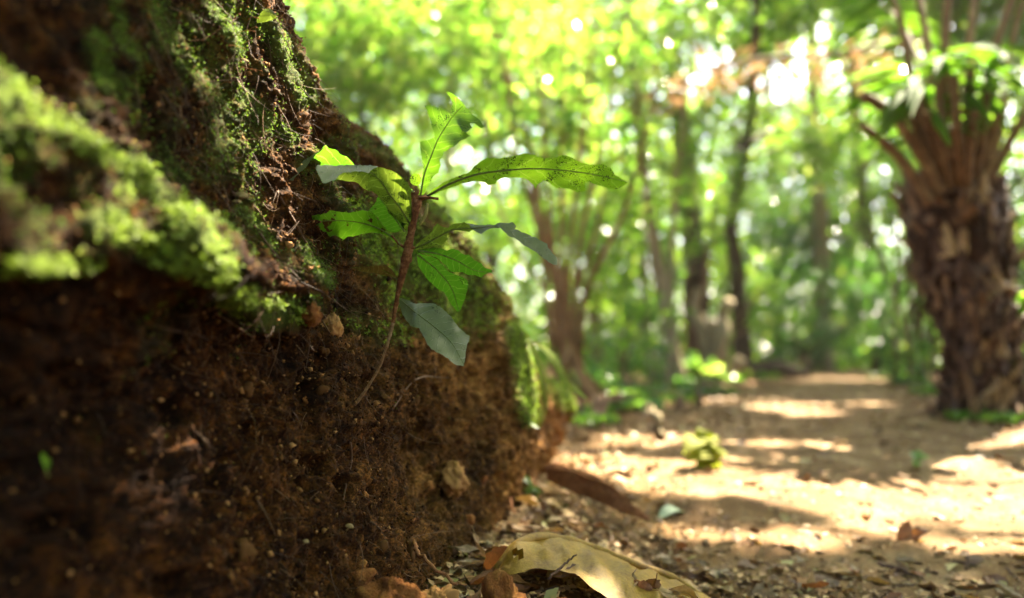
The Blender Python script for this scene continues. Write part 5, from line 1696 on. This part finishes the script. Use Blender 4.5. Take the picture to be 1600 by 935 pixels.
add_shade_tree('tree roofing the bank, its trunk hidden behind the crest', (-1.6, 3.2), (-.6, 2.6, 3.0), (-1.6, -.9), (.6, 1.1), 24000, (1.9, 2.5), 'leaf_yellow', .042, .2, True)
add_shade_tree('tree roofing the middle of the path from the right', (3.7, 1.0), (2.7, .9, 2.7), (.2, -.9), (2.6, 1.9), 26000, (2.3, 3.0), 'leaf_green', .062, .3)
add_shade_tree('tree roofing the farther path from the right, past the tree fern', (4.6, 5.2), (3.0, 4.8, 3.6), (.2, 1.5), (3.4, 5.2), 24000, (2.8, 3.9), 'leaf_green', .12, .45)
add_shade_tree('tree behind the viewer, leaning over the bank', (-1.5, -2.0), (-.7, -.6, 2.8), (-1.8, -3.4), (1.6, -.8), 3600, (2.2, 3.2), 'leaf_green')
# bushes added beside and behind the viewer, out of view, to block sky light
for k, (x, y, h) in enumerate([(2.2, .9, 1.6), (2.6, -.6, 1.9), (1.9, -2.2, 1.8), (-.3, -2.8, 1.8), (-1.0, -1.25, 1.3), (.75, -1.5, 1.4)]):
    b = np.array([x, y, gz(x, y)])
    root = thing('border_bush', ['tall bush by the right border of the path before the tree fern', 'tall bush on the right, level with the viewer', 'tall bush behind the viewer on the right', 'tall bush behind the viewer on the left', 'bush close behind the viewer against the bank', 'bush close behind the viewer on the path'][k], 'shrub', b, 'bushes along the near border')
    g = Geo()
    tips = blobs(g, [(b + np.array([0, 0, h * .55]), (.7, .7, h * .5), 26, 44, .11)], .8)
    part(g, 'foliage', M['leaf_green'], root)
    g = Geo()
    for t in tips:
        tube(g, smooth_path([b, (b + t) / 2 + np.array([0, 0, .1]), t], 8), [.02, .006], 6)
    part(g, 'stems', M['bark'], root, True)['kind'] = 'stuff'

# tell leaves and twigs that share a description apart by where they lie
from collections import defaultdict
byl = defaultdict(list)
for o in list(COL.objects):
    if o.parent is None and o.get('group') in ('dead leaves in the litter by the bank', 'twigs in the litter', 'pebbles on the path'):
        byl[o['label']].append(o)
for lab, os_ in byl.items():
    if len(os_) == 2:
        os_.sort(key=lambda o: o.location.x / o.location.y)
        for o, w in zip(os_, ('left', 'right')):
            o['label'] = lab + ', %s one of two' % w
    elif len(os_) > 2:
        os_.sort(key=lambda o: o.location.x / o.location.y)
        names = ['leftmost'] + ['%s from left' % x for x in ('second', 'third', 'fourth', 'fifth', 'sixth', 'seventh', 'eighth', 'ninth')]
        for k, o in enumerate(os_):
            o['label'] = lab + ', ' + ('rightmost' if k == len(os_) - 1 else names[k])

# haze volume added for the glowing veil, warm tint put into its colour
g = Geo()
x0, x1, y0, y1, z0, z1 = -91, 91, -31, 161, -1.6, 9.5
g.add([[x0, y0, z0], [x1, y0, z0], [x1, y1, z0], [x0, y1, z0], [x0, y0, z1], [x1, y0, z1], [x1, y1, z1], [x0, y1, z1]],
      [[0, 3, 2, 1], [4, 5, 6, 7], [0, 1, 5, 4], [1, 2, 6, 5], [2, 3, 7, 6], [3, 0, 4, 7]])
m = bpy.data.materials.new('haze')
m.use_nodes = True
nt = m.node_tree
nt.nodes.remove(nt.nodes['Principled BSDF'])
pv = nt.nodes.new('ShaderNodeVolumePrincipled')
pv.inputs['Density'].default_value = HAZE
pv.inputs['Color'].default_value = (1, .97, .82, 1)
pv.inputs['Anisotropy'].default_value = .5
nt.links.new(pv.outputs[0], nt.nodes['Material Output'].inputs['Volume'])
tag(g.obj('haze', m), kind='stuff')
